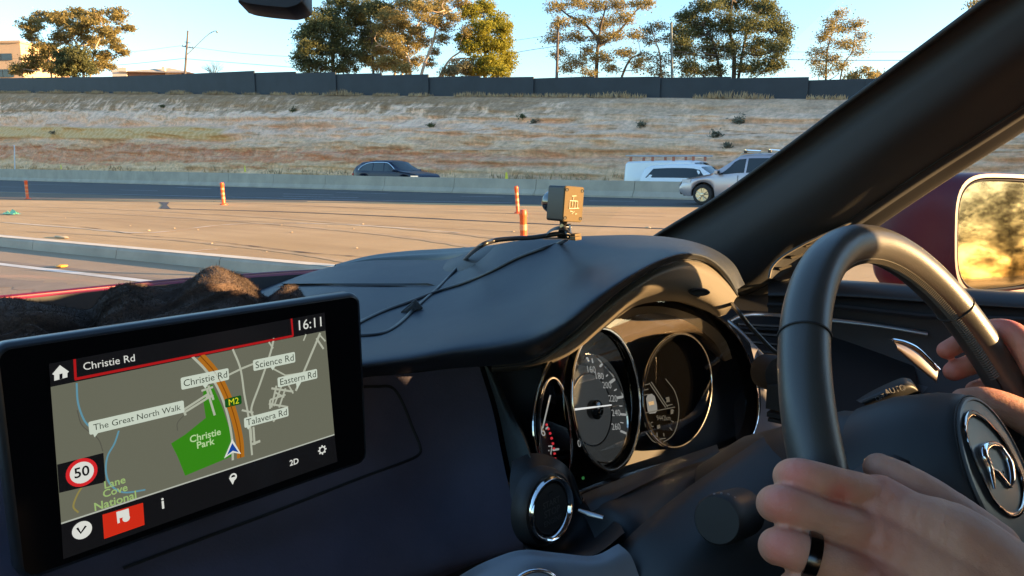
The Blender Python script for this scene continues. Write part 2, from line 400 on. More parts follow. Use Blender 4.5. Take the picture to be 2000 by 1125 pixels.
ribbon(pc, [G(0, 434), G(140, 445), G(260, 455), G(330, 452), G(420, 441), G(500, 437), G(650, 438), G(800, 447), G(900, 455)], .10, .006, .8)
ribbon(pc, [G(520, 437), G(600, 436)], .10, .007, .6)
ribbon(pc, [G(370, 492), G(395, 489), G(425, 487)], .06, .0065, .4, 10)
pco = pc.build('worn_marking', M_PATCH); tag(pco, kind='structure')

M_TYRE_MARK = mat('tyre_mark', (.43, .285, .145), rough=.85, var=.25, vscale=1.5)
tm_ = MB()
for pp, wd in (([(-40, 402), (200, 408), (500, 424), (800, 448), (1100, 480)], .22), ([(-40, 410), (200, 417), (480, 434), (760, 460), (1000, 495)], .22), ([(60, 452), (300, 466), (520, 488), (700, 515)], .16), ([(500, 402), (800, 407), (1100, 414), (1300, 417)], .25), ([(0, 420), (260, 428), (520, 433), (900, 447), (1250, 470)], .12)):
    ribbon(tm_, [G(*p) for p in pp], wd, .0055-.0004*len(tm_.v)/80, .35, 50)
tag(tm_.build('tyre_mark', M_TYRE_MARK), kind='structure')
sm_ = MB()
for pp, wd in (([(-60, 545), (150, 566), (320, 590)], .5), ([(-60, 505), (150, 526), (400, 556), (520, 572)], .12)):
    ribbon(sm_, [G(x, y, -.157) for x, y in pp], wd, -.1575, .3, 30)
tag(sm_.build('lane_tyre_mark', mat('lane_tyre_mark', (.24, .175, .12), rough=.85, var=.2, vscale=1.5)), kind='structure')

# ---------------------------------------------------------------- concrete barrier
M_BARR = mat('barrier_concrete', (.43, .375, .295), rough=.85, var=.12, vscale=.8, dirt=(.29, .265, .215), dscale=.7, damt=.7, bump=.3, bscale=25)
bb = MB(); seg = 5.0
def bz(y): return float(np.interp(y, [-40, 13.5, 21.2, 31.9, 54.5, 85, 200], [.69, .69, .72, .79, .95, 1.10, 1.4]))
y = -40.0
while y < 260:
    y1 = y+seg-.025; rows = []
    for yy in (y, y1):
        h = bz(yy); rows.append([(27.18-.0, yy, -.05), (27.18, yy, .08), (27.32, yy, .28), (27.38, yy, h), (27.60, yy, h), (27.66, yy, .28), (27.80, yy, .08), (27.80, yy, -.05)])
    bb.grid(rows); bb.poly(rows[0]); bb.poly(rows[1][::-1]); y += seg
bo = bb.build('concrete_barrier', M_BARR)
tag(bo, 'long grey concrete median barrier between the two carriageways, dark joints along it', 'barrier')

# ---------------------------------------------------------------- dark noise fence on the crest
M_FENCE = mat('fence_panel', (.030, .038, .046), rough=.75, var=.15, vscale=.6)
FX = 45.0
runs = [[(-700, 150), (-60, 153), (20, 152.5), (120, 150.5), (200, 150), (300, 147), (400, 142.5), (492, 138.3)], [(495, 142), (571, 139.6)], [(573, 143), (650, 141)], [(652, 144.6), (738, 142.5)], [(740, 147), (830, 145)], [(832, 150.5), (929, 148)], [(931, 151.5), (1034, 150)],
        [(1036, 153), (1151, 149)], [(1153, 151.5), (1280, 149.5)], [(1283, 151.5), (1415, 149.5)], [(1417, 153), (1567, 150.5)], [(1574, 156.5), (1700, 153)], [(1705, 155), (1850, 150)], [(1855, 153), (2010, 148)], [(2015, 150), (2120, 146)]]
fe = empty('fence', (FX, 20, ztop(20)), 0, 'tall dark grey panel fence with a stepped top along the crest of the cutting', 'fence')
def shift(o, par):
    o.parent = par; o.matrix_parent_inverse = Matrix.Translation(-Vector(par.location)); return o
wv = random.Random(3)
for run in runs:
    f_ = MB(); P_ = [atX(x, y, FX) for x, y in run] if run[0][0] > -100 else [np.array([FX, 330, 30.0]), np.array([FX, 200, 19.0])]+[atX(x, y, FX) for x, y in run[1:]]
    T_ = (runs.index(run) % 2)*.11; P_ = [P_[0]+(P_[0]-P_[1])/np.linalg.norm((P_[0]-P_[1])[1:])*.35]+P_[1:-1]+[P_[-1]+(P_[-1]-P_[-2])/np.linalg.norm((P_[-1]-P_[-2])[1:])*.35]
    A_ = [[(FX+T_, p[1], ztop(p[1])-.8), (FX+T_, p[1], p[2]), (FX+T_+.1, p[1], p[2]), (FX+T_+.1, p[1], ztop(p[1])-.8)] for p in P_]
    f_.grid(A_, close_v=True); f_.poly(A_[0]); f_.poly(A_[-1][::-1]); shift(f_.build('panel', M_FENCE), fe)
f_ = MB(); y0, y1 = -31.0, atX(2120, 146, FX)[1]; A_ = []
for y in np.linspace(y0, y1, 12):
    zb = ztop(y)+shade_hill(y); zt__ = max(zb+1.9, atX(2120, 146, FX)[2] if y > y1-1 else 0); A_.append([(FX, y, zb-1), (FX, y, zt__), (FX+.1, y, zt__), (FX+.1, y, zb-1)])
f_.grid(A_, close_v=True); f_.poly(A_[0]); shift(f_.build('panel', M_FENCE), fe)

# dry grass along the crest and the toe
M_GRASS = mat('dry_grass', (.42, .29, .155), rough=.9, var=.3, vscale=.5)
gm = MB()
def tuft(x, y, z, h, w_=.04):
    a = random.uniform(0, 6.28); dx, dy = math.cos(a)*w_, math.sin(a)*w_; lx, ly = random.gauss(0, h*.3), random.gauss(0, h*.3)
    gm.add([(x-dx, y-dy, z), (x+dx, y+dy, z), (x+lx, y+ly, z+h)], [(0, 1, 2)])
for i in range(9000):
    y = random.uniform(4, 140); n = mnoise.noise(Vector((y*.25, 0, 5)))
    if n < -.1: continue
    tuft(CREST+random.uniform(-.5, .4), y, ztop(y)-.05, random.uniform(.1, .35)*(1+1.6*max(0, n)), .05)
for i in range(3500):
    y = random.uniform(6, 130); n = mnoise.noise(Vector((y*.2, 9, 5)))
    if n < -.15: continue
    q = random.random()**2*.16
    tuft(36.5+q*8.5/1.9, y, q*ztop(y)*.8, random.uniform(.12, .45)*(1+max(0, n)), .05)
go = gm.build('dry_grass', M_GRASS); tag(go, kind='stuff')

# ---------------------------------------------------------------- trees
def leaf_mat(name, c1, c2, tr=.35):
    m = bpy.data.materials.new(name); m.use_nodes = True; n = m.node_tree; n.nodes.clear(); N = n.nodes; L = n.links
    out = N.new('ShaderNodeOutputMaterial'); d = N.new('ShaderNodeBsdfDiffuse'); t = N.new('ShaderNodeBsdfTranslucent'); mx = N.new('ShaderNodeMixShader')
    g = N.new('ShaderNodeNewGeometry'); rp = N.new('ShaderNodeMix'); rp.data_type = 'RGBA'
    rp.inputs[6].default_value = (*c1, 1); rp.inputs[7].default_value = (*c2, 1)
    L.new(g.outputs['Random Per Island'], rp.inputs[0]); L.new(rp.outputs[2], d.inputs[0]); L.new(rp.outputs[2], t.inputs[0])
    mx.inputs[0].default_value = tr; L.new(d.outputs[0], mx.inputs[1]); L.new(t.outputs[0], mx.inputs[2]); L.new(mx.outputs[0], out.inputs[0]); return m
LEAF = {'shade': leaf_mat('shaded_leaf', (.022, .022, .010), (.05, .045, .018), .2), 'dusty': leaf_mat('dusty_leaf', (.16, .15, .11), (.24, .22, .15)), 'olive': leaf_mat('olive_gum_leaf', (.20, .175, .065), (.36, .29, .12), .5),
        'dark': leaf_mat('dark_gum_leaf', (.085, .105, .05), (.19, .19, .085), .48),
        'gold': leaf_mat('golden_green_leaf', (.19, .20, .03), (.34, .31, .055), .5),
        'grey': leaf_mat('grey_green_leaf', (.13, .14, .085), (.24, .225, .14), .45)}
M_BARKP = mat('pale_gum_bark', (.50, .38, .27), rough=.8, var=.3, vscale=.7, dirt=(.20, .13, .09), dscale=.6, damt=.6)
M_BARKD = mat('dark_bark', (.065, .052, .040), rough=.9, var=.3, vscale=1)
def tree(name, label, base_px, d, blobs, leaf, bark=M_BARKD, trunks=None, leaf_s=.26, dens=1.0, group='gum trees beyond the fence', seed=1, limb_r=.10, tr_r=.28, droop=.5):
    rnd = random.Random(seed)
    P = lambda x, y, dd=0: Vector(at(x, y, d+dd))
    b = P(*base_px); zg = ztop(b.y)
    root = empty(name, (b.x, b.y, zg-.5), 0, label, 'tree', group)
    tb = MB(); cb = MB()
    s = d/F_PX
    trunks = trunks or [[base_px, (base_px[0]+3, (base_px[1]+min(q[1] for q in blobs))/2), (base_px[0], min(q[1] for q in blobs)+10)]]
    paths = []
    for tp in trunks:
        pts = [P(x, y, rnd.uniform(-.6, .6) if i else 0) for i, (x, y) in enumerate(tp)]
        if pts[0].z > zg and tp[0][1] > 120: pts[0].z = zg-.6
        c = crom([tuple(p) for p in pts], 18); paths.append(c)
        r0 = tr_r*(1 if tp is trunks[0] else .7); tb.tube(c, list(np.linspace(r0, r0*.25, 18)), 7)
    allp = np.concatenate(paths)
    for (cx, cy, rx, ry) in blobs:
        rx_, ry_ = rx*s, ry*s
        c = P(cx, cy, rnd.uniform(-1, 1)*(2.2+rx_*.6))
        # limb from the nearest lower trunk point
        cand = [p for p in allp if p[2] < c.z+.3] or list(allp)
        k = min(cand, key=lambda p: (Vector(p)-c).length+rnd.uniform(0, 1.5))
        st = Vector(k); mid = (st+c)/2+Vector((rnd.gauss(0, .4), rnd.gauss(0, .4), -rnd.uniform(0, .5)))
        L_ = crom([tuple(st), tuple(mid), tuple(c+Vector((0, 0, ry_*.2)))], 9)
        tb.tube(L_, list(np.linspace(limb_r, limb_r*.25, 9)), 5)
        # clumps: small leaf sprays on the ends of twigs
        nc = int(max(9, 17*dens*(rx_*ry_)**.8))
        for i in range(nc):
            th = rnd.uniform(0, 6.283); u = rnd.uniform(-1, 1); rr = rnd.random()**.45
            q = c+Vector((math.cos(th)*math.sqrt(1-u*u)*rx_*rr, math.sin(th)*math.sqrt(1-u*u)*rx_*rr, u*ry_*rr))
            if rnd.random() < .45: tb.tube([Vector(L_[-3]), (Vector(L_[-3])+q)/2+Vector((0, 0, -.1)), q], [limb_r*.22, limb_r*.15, limb_r*.07], 4, cap=False)
            cr = rnd.uniform(.30, .62)
            for j in range(int(rnd.uniform(30, 50))):
                g = q+Vector((rnd.gauss(0, cr*.62), rnd.gauss(0, cr*.62), rnd.gauss(0, cr*.36)))
                a = Vector((rnd.gauss(0, 1), rnd.gauss(0, 1), rnd.gauss(-droop, .7))).normalized(); bb_ = a.cross(Vector((rnd.gauss(0, 1), rnd.gauss(0, 1), rnd.gauss(0, 1)))).normalized()
                l = leaf_s*rnd.uniform(.6, 1.3); w_ = l*rnd.uniform(.3, .5)
                cb.add([g, g+a*l*.5+bb_*w_, g+a*l, g+a*l*.5-bb_*w_], [(0, 1, 2, 3)])
    inv = Matrix.Translation(-Vector(root.location))
    for nm_, mb_, mt in (('trunk', tb, bark), ('crown', cb, LEAF[leaf])):
        o = mb_.build(nm_, mt, root, smooth=(60 if nm_ == 'trunk' else None)); o.matrix_parent_inverse = inv
    return root
tree('gum_tree', 'broad gum tree with flat tufted crown at far left beside the orange office block', (160, 160), 128,
     [(60, 50, 26, 16), (85, 32, 24, 10), (120, 40, 28, 18), (150, 25, 22, 12), (150, 60, 26, 16), (190, 30, 24, 14), (230, 30, 22, 16), (250, 55, 13, 8), (210, 60, 26, 16), (180, 80, 25, 14), (225, 85, 20, 12), (240, 100, 14, 8), (200, 110, 24, 12), (120, 75, 22, 14), (85, 95, 26, 18), (70, 120, 28, 16), (100, 130, 18, 14), (40, 135, 22, 14), (60, 72, 14, 8), (215, 130, 12, 6), (170, 45, 20, 12), (185, 130, 20, 14)],
     'olive', M_BARKP, trunks=[[(165, 160), (158, 110), (140, 70), (120, 45)], [(165, 150), (185, 100), (205, 60), (225, 30)], [(105, 160), (95, 120), (85, 90)]], seed=3, leaf_s=.26, dens=1.7)
tree('bushy_tree', 'small dark bushy tree in front of the far left gum tree', (140, 160), 122,
     [(125, 110, 16, 16), (150, 105, 22, 16), (140, 130, 28, 18), (165, 130, 18, 16), (120, 138, 12, 10)], 'dark', seed=4, leaf_s=.3, dens=2.2)
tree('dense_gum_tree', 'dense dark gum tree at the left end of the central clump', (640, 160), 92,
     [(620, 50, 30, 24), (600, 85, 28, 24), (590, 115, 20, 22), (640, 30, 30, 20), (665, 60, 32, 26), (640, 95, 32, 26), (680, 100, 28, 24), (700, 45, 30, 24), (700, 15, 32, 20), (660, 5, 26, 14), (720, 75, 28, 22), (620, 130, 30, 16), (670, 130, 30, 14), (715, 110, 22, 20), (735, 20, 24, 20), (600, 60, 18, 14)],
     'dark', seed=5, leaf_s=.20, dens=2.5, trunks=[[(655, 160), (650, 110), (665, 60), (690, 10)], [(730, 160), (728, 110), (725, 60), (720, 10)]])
tree('white_limbed_gum_tree', 'open gum tree with long pale sunlit limbs in the middle of the central clump', (845, 160), 88,
     [(745, 60, 26, 14), (770, 20, 28, 16), (800, 5, 30, 14), (830, 35, 22, 12), (815, 60, 18, 10), (860, 20, 20, 12), (870, 50, 16, 10), (790, 75, 16, 12), (780, 105, 20, 14), (790, 132, 22, 12), (745, 95, 24, 14), (740, 128, 24, 12), (900, 8, 22, 10), (880, -12, 30, 10), (850, 100, 10, 8), (830, 80, 10, 8), (910, 60, 12, 8), (820, 15, 22, 12), (755, 35, 26, 16), (785, 48, 22, 14), (850, 40, 16, 12), (765, 78, 22, 12), (885, 32, 16, 10), (865, 75, 14, 10), (760, 120, 22, 14), (840, 120, 12, 8)],
     'olive', M_BARKP, trunks=[[(815, 160), (822, 150), (845, 85), (852, 55), (868, 20)], [(805, 150), (798, 115), (775, 100), (740, 88)], [(825, 155), (870, 128), (900, 100), (912, 85)], [(880, 118), (905, 114), (930, 117)], [(800, 120), (770, 105), (745, 110)]], seed=6, leaf_s=.18, dens=2.2, limb_r=.06, tr_r=.24)
tree('leaning_gum_tree', 'airy gum tree filling the gap between the dense dark gum and the white limbed gum', (770, 160), 97,
     [(735, 50, 24, 16), (765, 65, 26, 16), (795, 90, 24, 16), (750, 100, 26, 16), (775, 125, 28, 14), (820, 80, 18, 14), (745, 20, 24, 16), (780, 35, 22, 14), (815, 120, 16, 12), (725, 90, 18, 14), (830, 10, 22, 14), (860, 5, 20, 12), (805, 55, 16, 12)],
     'olive', M_BARKP, trunks=[[(772, 165), (770, 120), (760, 70), (750, 25)], [(772, 140), (795, 95), (815, 50), (835, 10)]], seed=31, leaf_s=.20, dens=1.5, limb_r=.06, tr_r=.2)
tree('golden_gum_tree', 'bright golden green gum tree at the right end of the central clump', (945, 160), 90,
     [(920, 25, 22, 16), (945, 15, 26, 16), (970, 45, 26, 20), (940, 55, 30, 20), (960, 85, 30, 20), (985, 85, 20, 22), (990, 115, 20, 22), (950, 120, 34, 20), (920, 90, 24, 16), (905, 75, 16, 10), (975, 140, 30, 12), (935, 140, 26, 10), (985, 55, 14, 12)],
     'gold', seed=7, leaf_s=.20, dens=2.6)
tree('low_bush', 'low grey green bush behind the fence just left of the golden gum tree', (885, 160), 86,
     [(880, 135, 16, 9), (900, 128, 20, 13), (915, 140, 16, 8), (870, 143, 12, 6)], 'grey', seed=8, leaf_s=.22, dens=2.4, group='bushes behind the fence', tr_r=.08)
tree('spreading_gum_tree', 'tall open gum tree with a dark central trunk behind the slim pole', (1163, 165), 74,
     [(1085, 15, 22, 12), (1120, 5, 26, 14), (1160, 10, 30, 14), (1205, 10, 28, 16), (1250, 5, 30, 12), (1090, 45, 22, 12), (1135, 40, 22, 12), (1180, 45, 26, 14), (1220, 35, 28, 12), (1080, 75, 20, 12), (1125, 70, 24, 14), (1170, 75, 26, 14), (1205, 70, 24, 10), (1090, 105, 16, 10), (1125, 120, 26, 16), (1175, 110, 28, 12), (1215, 105, 24, 10), (1195, 135, 20, 8), (1245, 125, 18, 14), (1145, 98, 18, 9), (1240, 65, 16, 8), (1150, 140, 18, 8), (1105, 135, 12, 9)],
     'olive', trunks=[[(1163, 170), (1166, 110), (1172, 60), (1185, 5)], [(1168, 75), (1140, 45), (1110, 30), (1080, 5)], [(1170, 90), (1205, 65), (1235, 30), (1255, 5)], [(1190, 150), (1225, 125), (1255, 105)]], seed=9, leaf_s=.15, dens=2.1, limb_r=.045, tr_r=.24)
tree('thin_gum_tree', 'slight thin gum tree standing between the spreading gum and the big dense gum', (1290, 165), 78,
     [(1265, 55, 20, 9), (1290, 50, 22, 9), (1250, 70, 14, 7), (1275, 80, 20, 8), (1300, 75, 14, 10), (1260, 110, 16, 10), (1290, 120, 22, 14), (1300, 145, 20, 8), (1275, 140, 14, 8)],
     'grey', M_BARKP, trunks=[[(1292, 165), (1290, 120), (1280, 80), (1270, 50)]], seed=10, leaf_s=.16, dens=1.2, limb_r=.04, tr_r=.13)
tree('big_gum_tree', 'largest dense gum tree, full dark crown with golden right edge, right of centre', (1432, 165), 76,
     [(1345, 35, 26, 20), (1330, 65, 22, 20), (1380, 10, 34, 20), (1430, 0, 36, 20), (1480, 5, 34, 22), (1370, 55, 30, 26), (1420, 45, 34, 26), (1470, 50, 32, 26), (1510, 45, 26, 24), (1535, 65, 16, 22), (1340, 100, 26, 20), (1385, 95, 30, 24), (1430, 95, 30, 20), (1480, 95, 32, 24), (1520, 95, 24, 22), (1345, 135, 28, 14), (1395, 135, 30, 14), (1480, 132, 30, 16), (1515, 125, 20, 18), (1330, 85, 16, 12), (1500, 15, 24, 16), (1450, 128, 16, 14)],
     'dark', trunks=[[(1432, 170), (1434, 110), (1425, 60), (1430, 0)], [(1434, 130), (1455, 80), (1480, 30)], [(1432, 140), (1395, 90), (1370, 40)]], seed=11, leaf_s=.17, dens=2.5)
tree('slender_gum_tree', 'slender young gum tree with an airy crown close to the windscreen pillar', (1645, 165), 70,
     [(1640, 25, 13, 10), (1625, 45, 20, 14), (1645, 55, 16, 12), (1670, 45, 18, 13), (1685, 70, 14, 10), (1610, 70, 18, 12), (1640, 85, 18, 12), (1600, 100, 20, 10), (1625, 115, 20, 12), (1665, 85, 16, 10), (1605, 135, 20, 10), (1640, 130, 14, 12), (1675, 100, 14, 8), (1590, 118, 12, 8)],
     'olive', trunks=[[(1615, 165), (1614, 130), (1618, 90), (1635, 30)], [(1634, 165), (1645, 135), (1665, 100), (1672, 50)]], seed=12, leaf_s=.14, dens=2.0, limb_r=.045, tr_r=.13)
for i, (bp, bl, lab) in enumerate([((1662, 160), [(1660, 148, 12, 6), (1668, 152, 10, 4)], 'low rounded shrub showing above the fence right of the slender gum'),
                                   ((1695, 160), [(1690, 138, 12, 7), (1700, 145, 14, 7), (1712, 148, 8, 6)], 'low shrub above the fence right beside the windscreen pillar'),
                                   ((1910, 20), [(1905, 8, 10, 5), (1925, 0, 14, 6)], 'leafy tree top just showing over the windscreen pillar at upper right')]):
    tree('shrub' if i < 2 else 'tall_tree', lab, bp, 66, bl, 'olive', seed=20+i, leaf_s=.16, dens=1.6, limb_r=.03, tr_r=.06 if i < 2 else .2, group='bushes behind the fence' if i < 2 else None,
         trunks=None if i < 2 else [[(1960, 170), (1950, 90), (1925, 5)]])
# bare twiggy tree far behind the roofs
tw = MB(); rnd = random.Random(5); b0 = Vector(at(417, 150, 150))
for i in range(26):
    a = rnd.uniform(-1.1, 1.1); l = rnd.uniform(1.6, 3.2); e = b0+Vector((RT*math.sin(a)*l))+Vector((0, 0, math.cos(a)*l*.8+.6)); m_ = (b0+e)/2+Vector((rnd.gauss(0, .2), rnd.gauss(0, .2), .3))
    tw.tube([b0, m_, e], [.05, .03, .012], 4)
    for k in range(5): tw.tube([m_.lerp(e, k/5), m_.lerp(e, k/5)+Vector((rnd.gauss(0, .4), rnd.gauss(0, .4), rnd.uniform(.2, .7)))], [.015, .006], 3)
tw.tube([b0-Vector((0, 0, 3)), b0], [.12, .07], 6)
r_ = empty('bare_tree', tuple(b0-Vector((0, 0, 3))), 0, 'small leafless tree with fine twigs behind the low roof', 'tree')
shift(tw.build('trunk', M_BARKD), r_)
# trees behind our own car, seen only in the door mirror
for i, (x, y, hh) in enumerate([(18, -128, 9), (30, -132, 12), (44, -132, 17), (56, -142, 15), (24, -118, 8)]):
    rnd = random.Random(40+i); root = empty('roadside_tree', (x, y, -.1), 0, ['tall dark tree reflected at the right of the door mirror', 'taller tree behind it in the door mirror', 'third tree along the road behind, in the door mirror', 'tree against the sunset glow in the door mirror', 'leftmost tree against the sunset glow in the door mirror'][i], 'tree', 'trees along the road behind the car')
    tb = MB(); cb = MB(); tb.tube([(x, y, -.1), (x+.3, y, hh*.4), (x, y, hh*.85)], [.35, .25, .08], 7)
    for k in range(120):
        c = Vector((x+rnd.gauss(0, hh*.34), y+rnd.gauss(0, hh*.24), hh*rnd.uniform(.02, 1)**.9))
        tb.tube([(x+.2, y, c.z*.6), c], [.08, .02], 4)
        for j in range(90):
            g = c+Vector((rnd.gauss(0, .9), rnd.gauss(0, .8), rnd.gauss(0, .6))); a = Vector((rnd.gauss(0, 1), rnd.gauss(0, 1), rnd.gauss(0, 1))).normalized(); q = a.orthogonal().normalized()
            cb.add([g, g+a*.17+q*.12, g+a*.34, g+a*.17-q*.12], [(0, 1, 2, 3)])
    shift(tb.build('trunk', M_BARKD), root); shift(cb.build('crown', LEAF['shade']), root)
# small shrubs rooted in the rock face
M_LF = LEAF['dark']
CUTBVH = BVHTree.FromPolygons([v.co for v in cut.data.vertices], [tuple(p.vertices) for p in cut.data.polygons])
def hit_cut(x, y):
    r = Vector(ray(x, y)).normalized(); h = CUTBVH.ray_cast(Vector(C0), r, 400); return h[0]
for i, (px, py, rr, lab) in enumerate([(845, 246, 6, 'small round green shrub on the rock face above the dark blue car'), (1023, 229, 5, 'tiny bright green shrub high on the rock face, right of the centre'),
        (1400, 266, 12, 'widest grey green shrub on the rock face, straight above the silver car'), (1423, 287, 7, 'thin upright shrub low on the rock face above the silver car roof'),
        (1445, 240, 14, 'straggly shrub patch high on the rock face nearest the windscreen pillar'), (1255, 246, 8, 'faint grey shrub on the rock face above the white utility vehicle'),
        (320, 209, 5, 'low dark shrub at the top of the pale rock, straight below the street lamp'), (575, 217, 8, 'dark shrub below the fence at the left end of the central tree clump'),
        (1045, 240, 7, 'dry sparse shrub just right of the tiny bright green shrub'), (105, 260, 5, 'dark tuft on the lower lip of the straw covered bench')]):
    h = hit_cut(px, py)
    if h is None: continue
    s_ = (h-Vector(C0)).length/F_PX; rnd = random.Random(60+i); mb_ = MB()
    for j in range(int(30+rr*8)):
        g = h+Vector((-.15+rnd.gauss(0, .15), rnd.gauss(0, rr*s_*.38), rnd.gauss(rr*s_*.15, rr*s_*.30))); a = Vector((rnd.gauss(0, 1), rnd.gauss(0, 1), rnd.gauss(.4, 1))).normalized(); q = a.orthogonal().normalized(); l = .10
        mb_.add([g, g+a*l+q*.06, g+a*l*2, g+a*l-q*.06], [(0, 1, 2, 3)])
    o = mb_.build('rock_shrub', LEAF['dark' if i in (0, 1, 6, 7) else 'dusty']); tag(o, lab, 'shrub', 'shrubs growing on the rock face')

# ---------------------------------------------------------------- buildings beyond the fence
def building(name, label, loc, rz, parts, cat='building'):
    r = empty(name, loc, rz, label, cat)
    for nm_, mb_, mt in parts: mb_.build(nm_, mt, r)
    return r
M_ORW = mat('office_render', (.62, .42, .25), rough=.8, var=.08); M_WHR = mat('pale_render', (.62, .52, .42), rough=.8, var=.08); M_GLS = mat('dark_window_glass', (.03, .04, .05), rough=.08, spec=.8)
M_TILE = mat('roof_sheet', (.33, .30, .25), rough=.8, var=.15, vscale=1); M_BRICK = mat('brown_wall', (.20, .11, .07), rough=.9)
p = Vector(at(46, 155, 165)); 
A_ = MB(); W_ = MB(); Fm = MB(); zt_ = p.z
zr = Vector(at(46, 84, 165)).z
A_.box((-20, 8, (zr-zt_)/2-3), (40, 16, zr-zt_+6.0))
zf = [(at(0, 118, 165)[2]-zt_, at(0, 106, 165)[2]-zt_), (at(0, 150, 165)[2]-zt_, at(0, 136, 165)[2]-zt_)]
root = empty('office_building', (p.x, p.y, zt_), -YAW-R(4), 'orange sunlit office block with two ribbon windows at the left edge', 'building')
A_.build('wall', M_ORW, root)
for k, (a, b_) in enumerate(zf):
    for j in range(9): MB().box((-3.3-j*2.6, -.1, (a+b_)/2), (2.46, .12, b_-a+.1)).build('window', M_GLS, root)
MB().box((-20, 8, zr-zt_+.1), (40.6, 16.6, .5)).build('roof', M_ORW, root)
# low house roofs
p = Vector(at(300, 150, 120)); s_ = 120/F_PX
def lx(px): return (px-300)*s_
def lz(py): return (150-py)*s_*1.0
root = empty('low_house', tuple(p), -YAW, 'low brown house with a wide pale hip roof and chimney behind the fence', 'house')
wl_ = MB(); wl_.prism([(lx(230), 0, -3), (lx(372), 0, -3), (lx(372), 0, lz(141)), (lx(230), 0, lz(141))], (0, 9, 0)); wl_.build('wall', M_BRICK, root)
MB().prism([(lx(222), -.1, -3), (lx(250), -.1, -3), (lx(250), -.1, lz(133)), (lx(234), -.1, lz(133)), (lx(233), -.1, lz(138)), (lx(222), -.1, lz(138))], (0, -.3, 0)).build('gable', M_WHR, root)
MB().add([(lx(236), -.8, lz(141)), (lx(382), -.8, lz(144)), (lx(382), 9.5, lz(144)), (lx(236), 9.5, lz(141)), (lx(262), 4, lz(134.5)), (lx(311), 4, lz(127)), (lx(345), 4, lz(133.5))],
         [(0, 1, 6), (0, 6, 5), (0, 5, 4), (1, 2, 6), (2, 3, 4, 5), (2, 5, 6), (3, 0, 4), (0, 3, 2, 1)]).build('roof', M_TILE, root)
MB().box((lx(310), 2, lz(132)), (.5, .5, .7)).build('chimney', M_WHR, root)
MB().box((lx(340), -.15, lz(146)), (2.6, .1, .55)).build('awning', M_ORW, root)

# ---------------------------------------------------------------- poles, lamp, wires
M_POLE = mat('weathered_timber', (.10, .085, .075), rough=.9, var=.2); M_GALV = mat('galvanised_steel', (.13, .155, .14), rough=.7)
D1 = 112
root = empty('utility_pole', tuple(at(360, 165, D1)), 0, 'leaning timber power pole with crossarm and a street lamp on a long arm', 'pole')
mb_ = MB().tube([at(360, 165, D1), at(367, 60, D1)], [.19, .13], 8); shift(mb_.build('pole', M_POLE, smooth=40), root)
mb_ = MB().tube([at(355, 90, D1), at(378, 94, D1)], .07, 6).tube([at(361, 82, D1+.3), at(372, 84, D1-.3)], .05, 6)
for x_ in (357, 362, 371, 376): mb_.tube([at(x_, 90+(x_-355)*.17, D1), at(x_, 87+(x_-355)*.17, D1)], .05, 6)
shift(mb_.build('crossarm', M_POLE), root)
mb_ = MB().tube(crom([at(365, 107, D1), at(380, 93, D1), at(405, 69, D1), at(418, 61, D1), at(424, 61, D1)], 14), .06, 6); shift(mb_.build('lamp_arm', M_GALV, smooth=40), root)
mb_ = MB().lathe(at(424, 62, D1), (0, 0, 1), [(.05, .10), (.28, .02), (.32, -.08), (.2, -.16)], 10, sy=.5); shift(mb_.build('lamp_head', M_GALV, smooth=40), root)
for nm, lab, x0, x1, yt, dd, mt in [('bare_pole', 'slim dark timber pole standing alone left of the spreading gum tree', 1087, 1090.5, 33, 72, M_POLE),
                                ('grey_pole', 'slim pale green grey pole at the left edge of the biggest gum tree', 1313, 1311, 45, 72, M_GALV)]:
    root = empty(nm, tuple(at(x0, 165, dd)), 0, lab, 'pole'); shift(MB().tube([at(x0, 165, dd), at(x1, yt, dd)], [.15, .11], 8).build('pole', mt, smooth=40), root)
    shift(MB().lathe(at(x1, yt, dd), (0, 0, 1), [(.13, -.05), (.14, .02), (.0, .05)], 8).build('cap', mt), root)
def wire(pts, r=.022, lab=''):
    mb_ = MB().tube(crom(pts, 20), r, 4); o = mb_.build('power_line', M_POLE); tag(o, lab, 'cable', 'overhead power lines')
wire([at(-40, 141, D1+40), at(200, 129, D1+12), at(362, 114, D1)], .04, 'lowest power line running left from the leaning pole')
wire([at(366, 115, D1), at(450, 122, D1-8), at(580, 132, D1-18)], .04, 'lowest power line running right from the leaning pole')
wire([at(-40, 118, D1+40), at(220, 104, D1+12), at(357, 89, D1)], .022, 'thin upper power line running left from the crossarm')
wire([at(376, 92, D1), at(470, 104, D1-8), at(590, 112, D1-18)], .028, 'thin upper power line running right from the crossarm')
wire([at(998, 80, 80), at(1040, 74, 77), at(1089, 66, 72)], .018, 'upper power line between the golden gum and the slim dark pole')
wire([at(1005, 103, 80), at(1040, 97, 77), at(1088, 90, 72)], .028, 'lower power line between the golden gum and the slim dark pole')
wire([at(1312, 100, 72), at(1540, 116, 68), at(1800, 118, 62)], .03, 'lower power line running right past the slender gum')
wire([at(1312, 88, 72), at(1540, 101, 68), at(1850, 101, 62)], .016, 'upper power line running right past the slender gum')
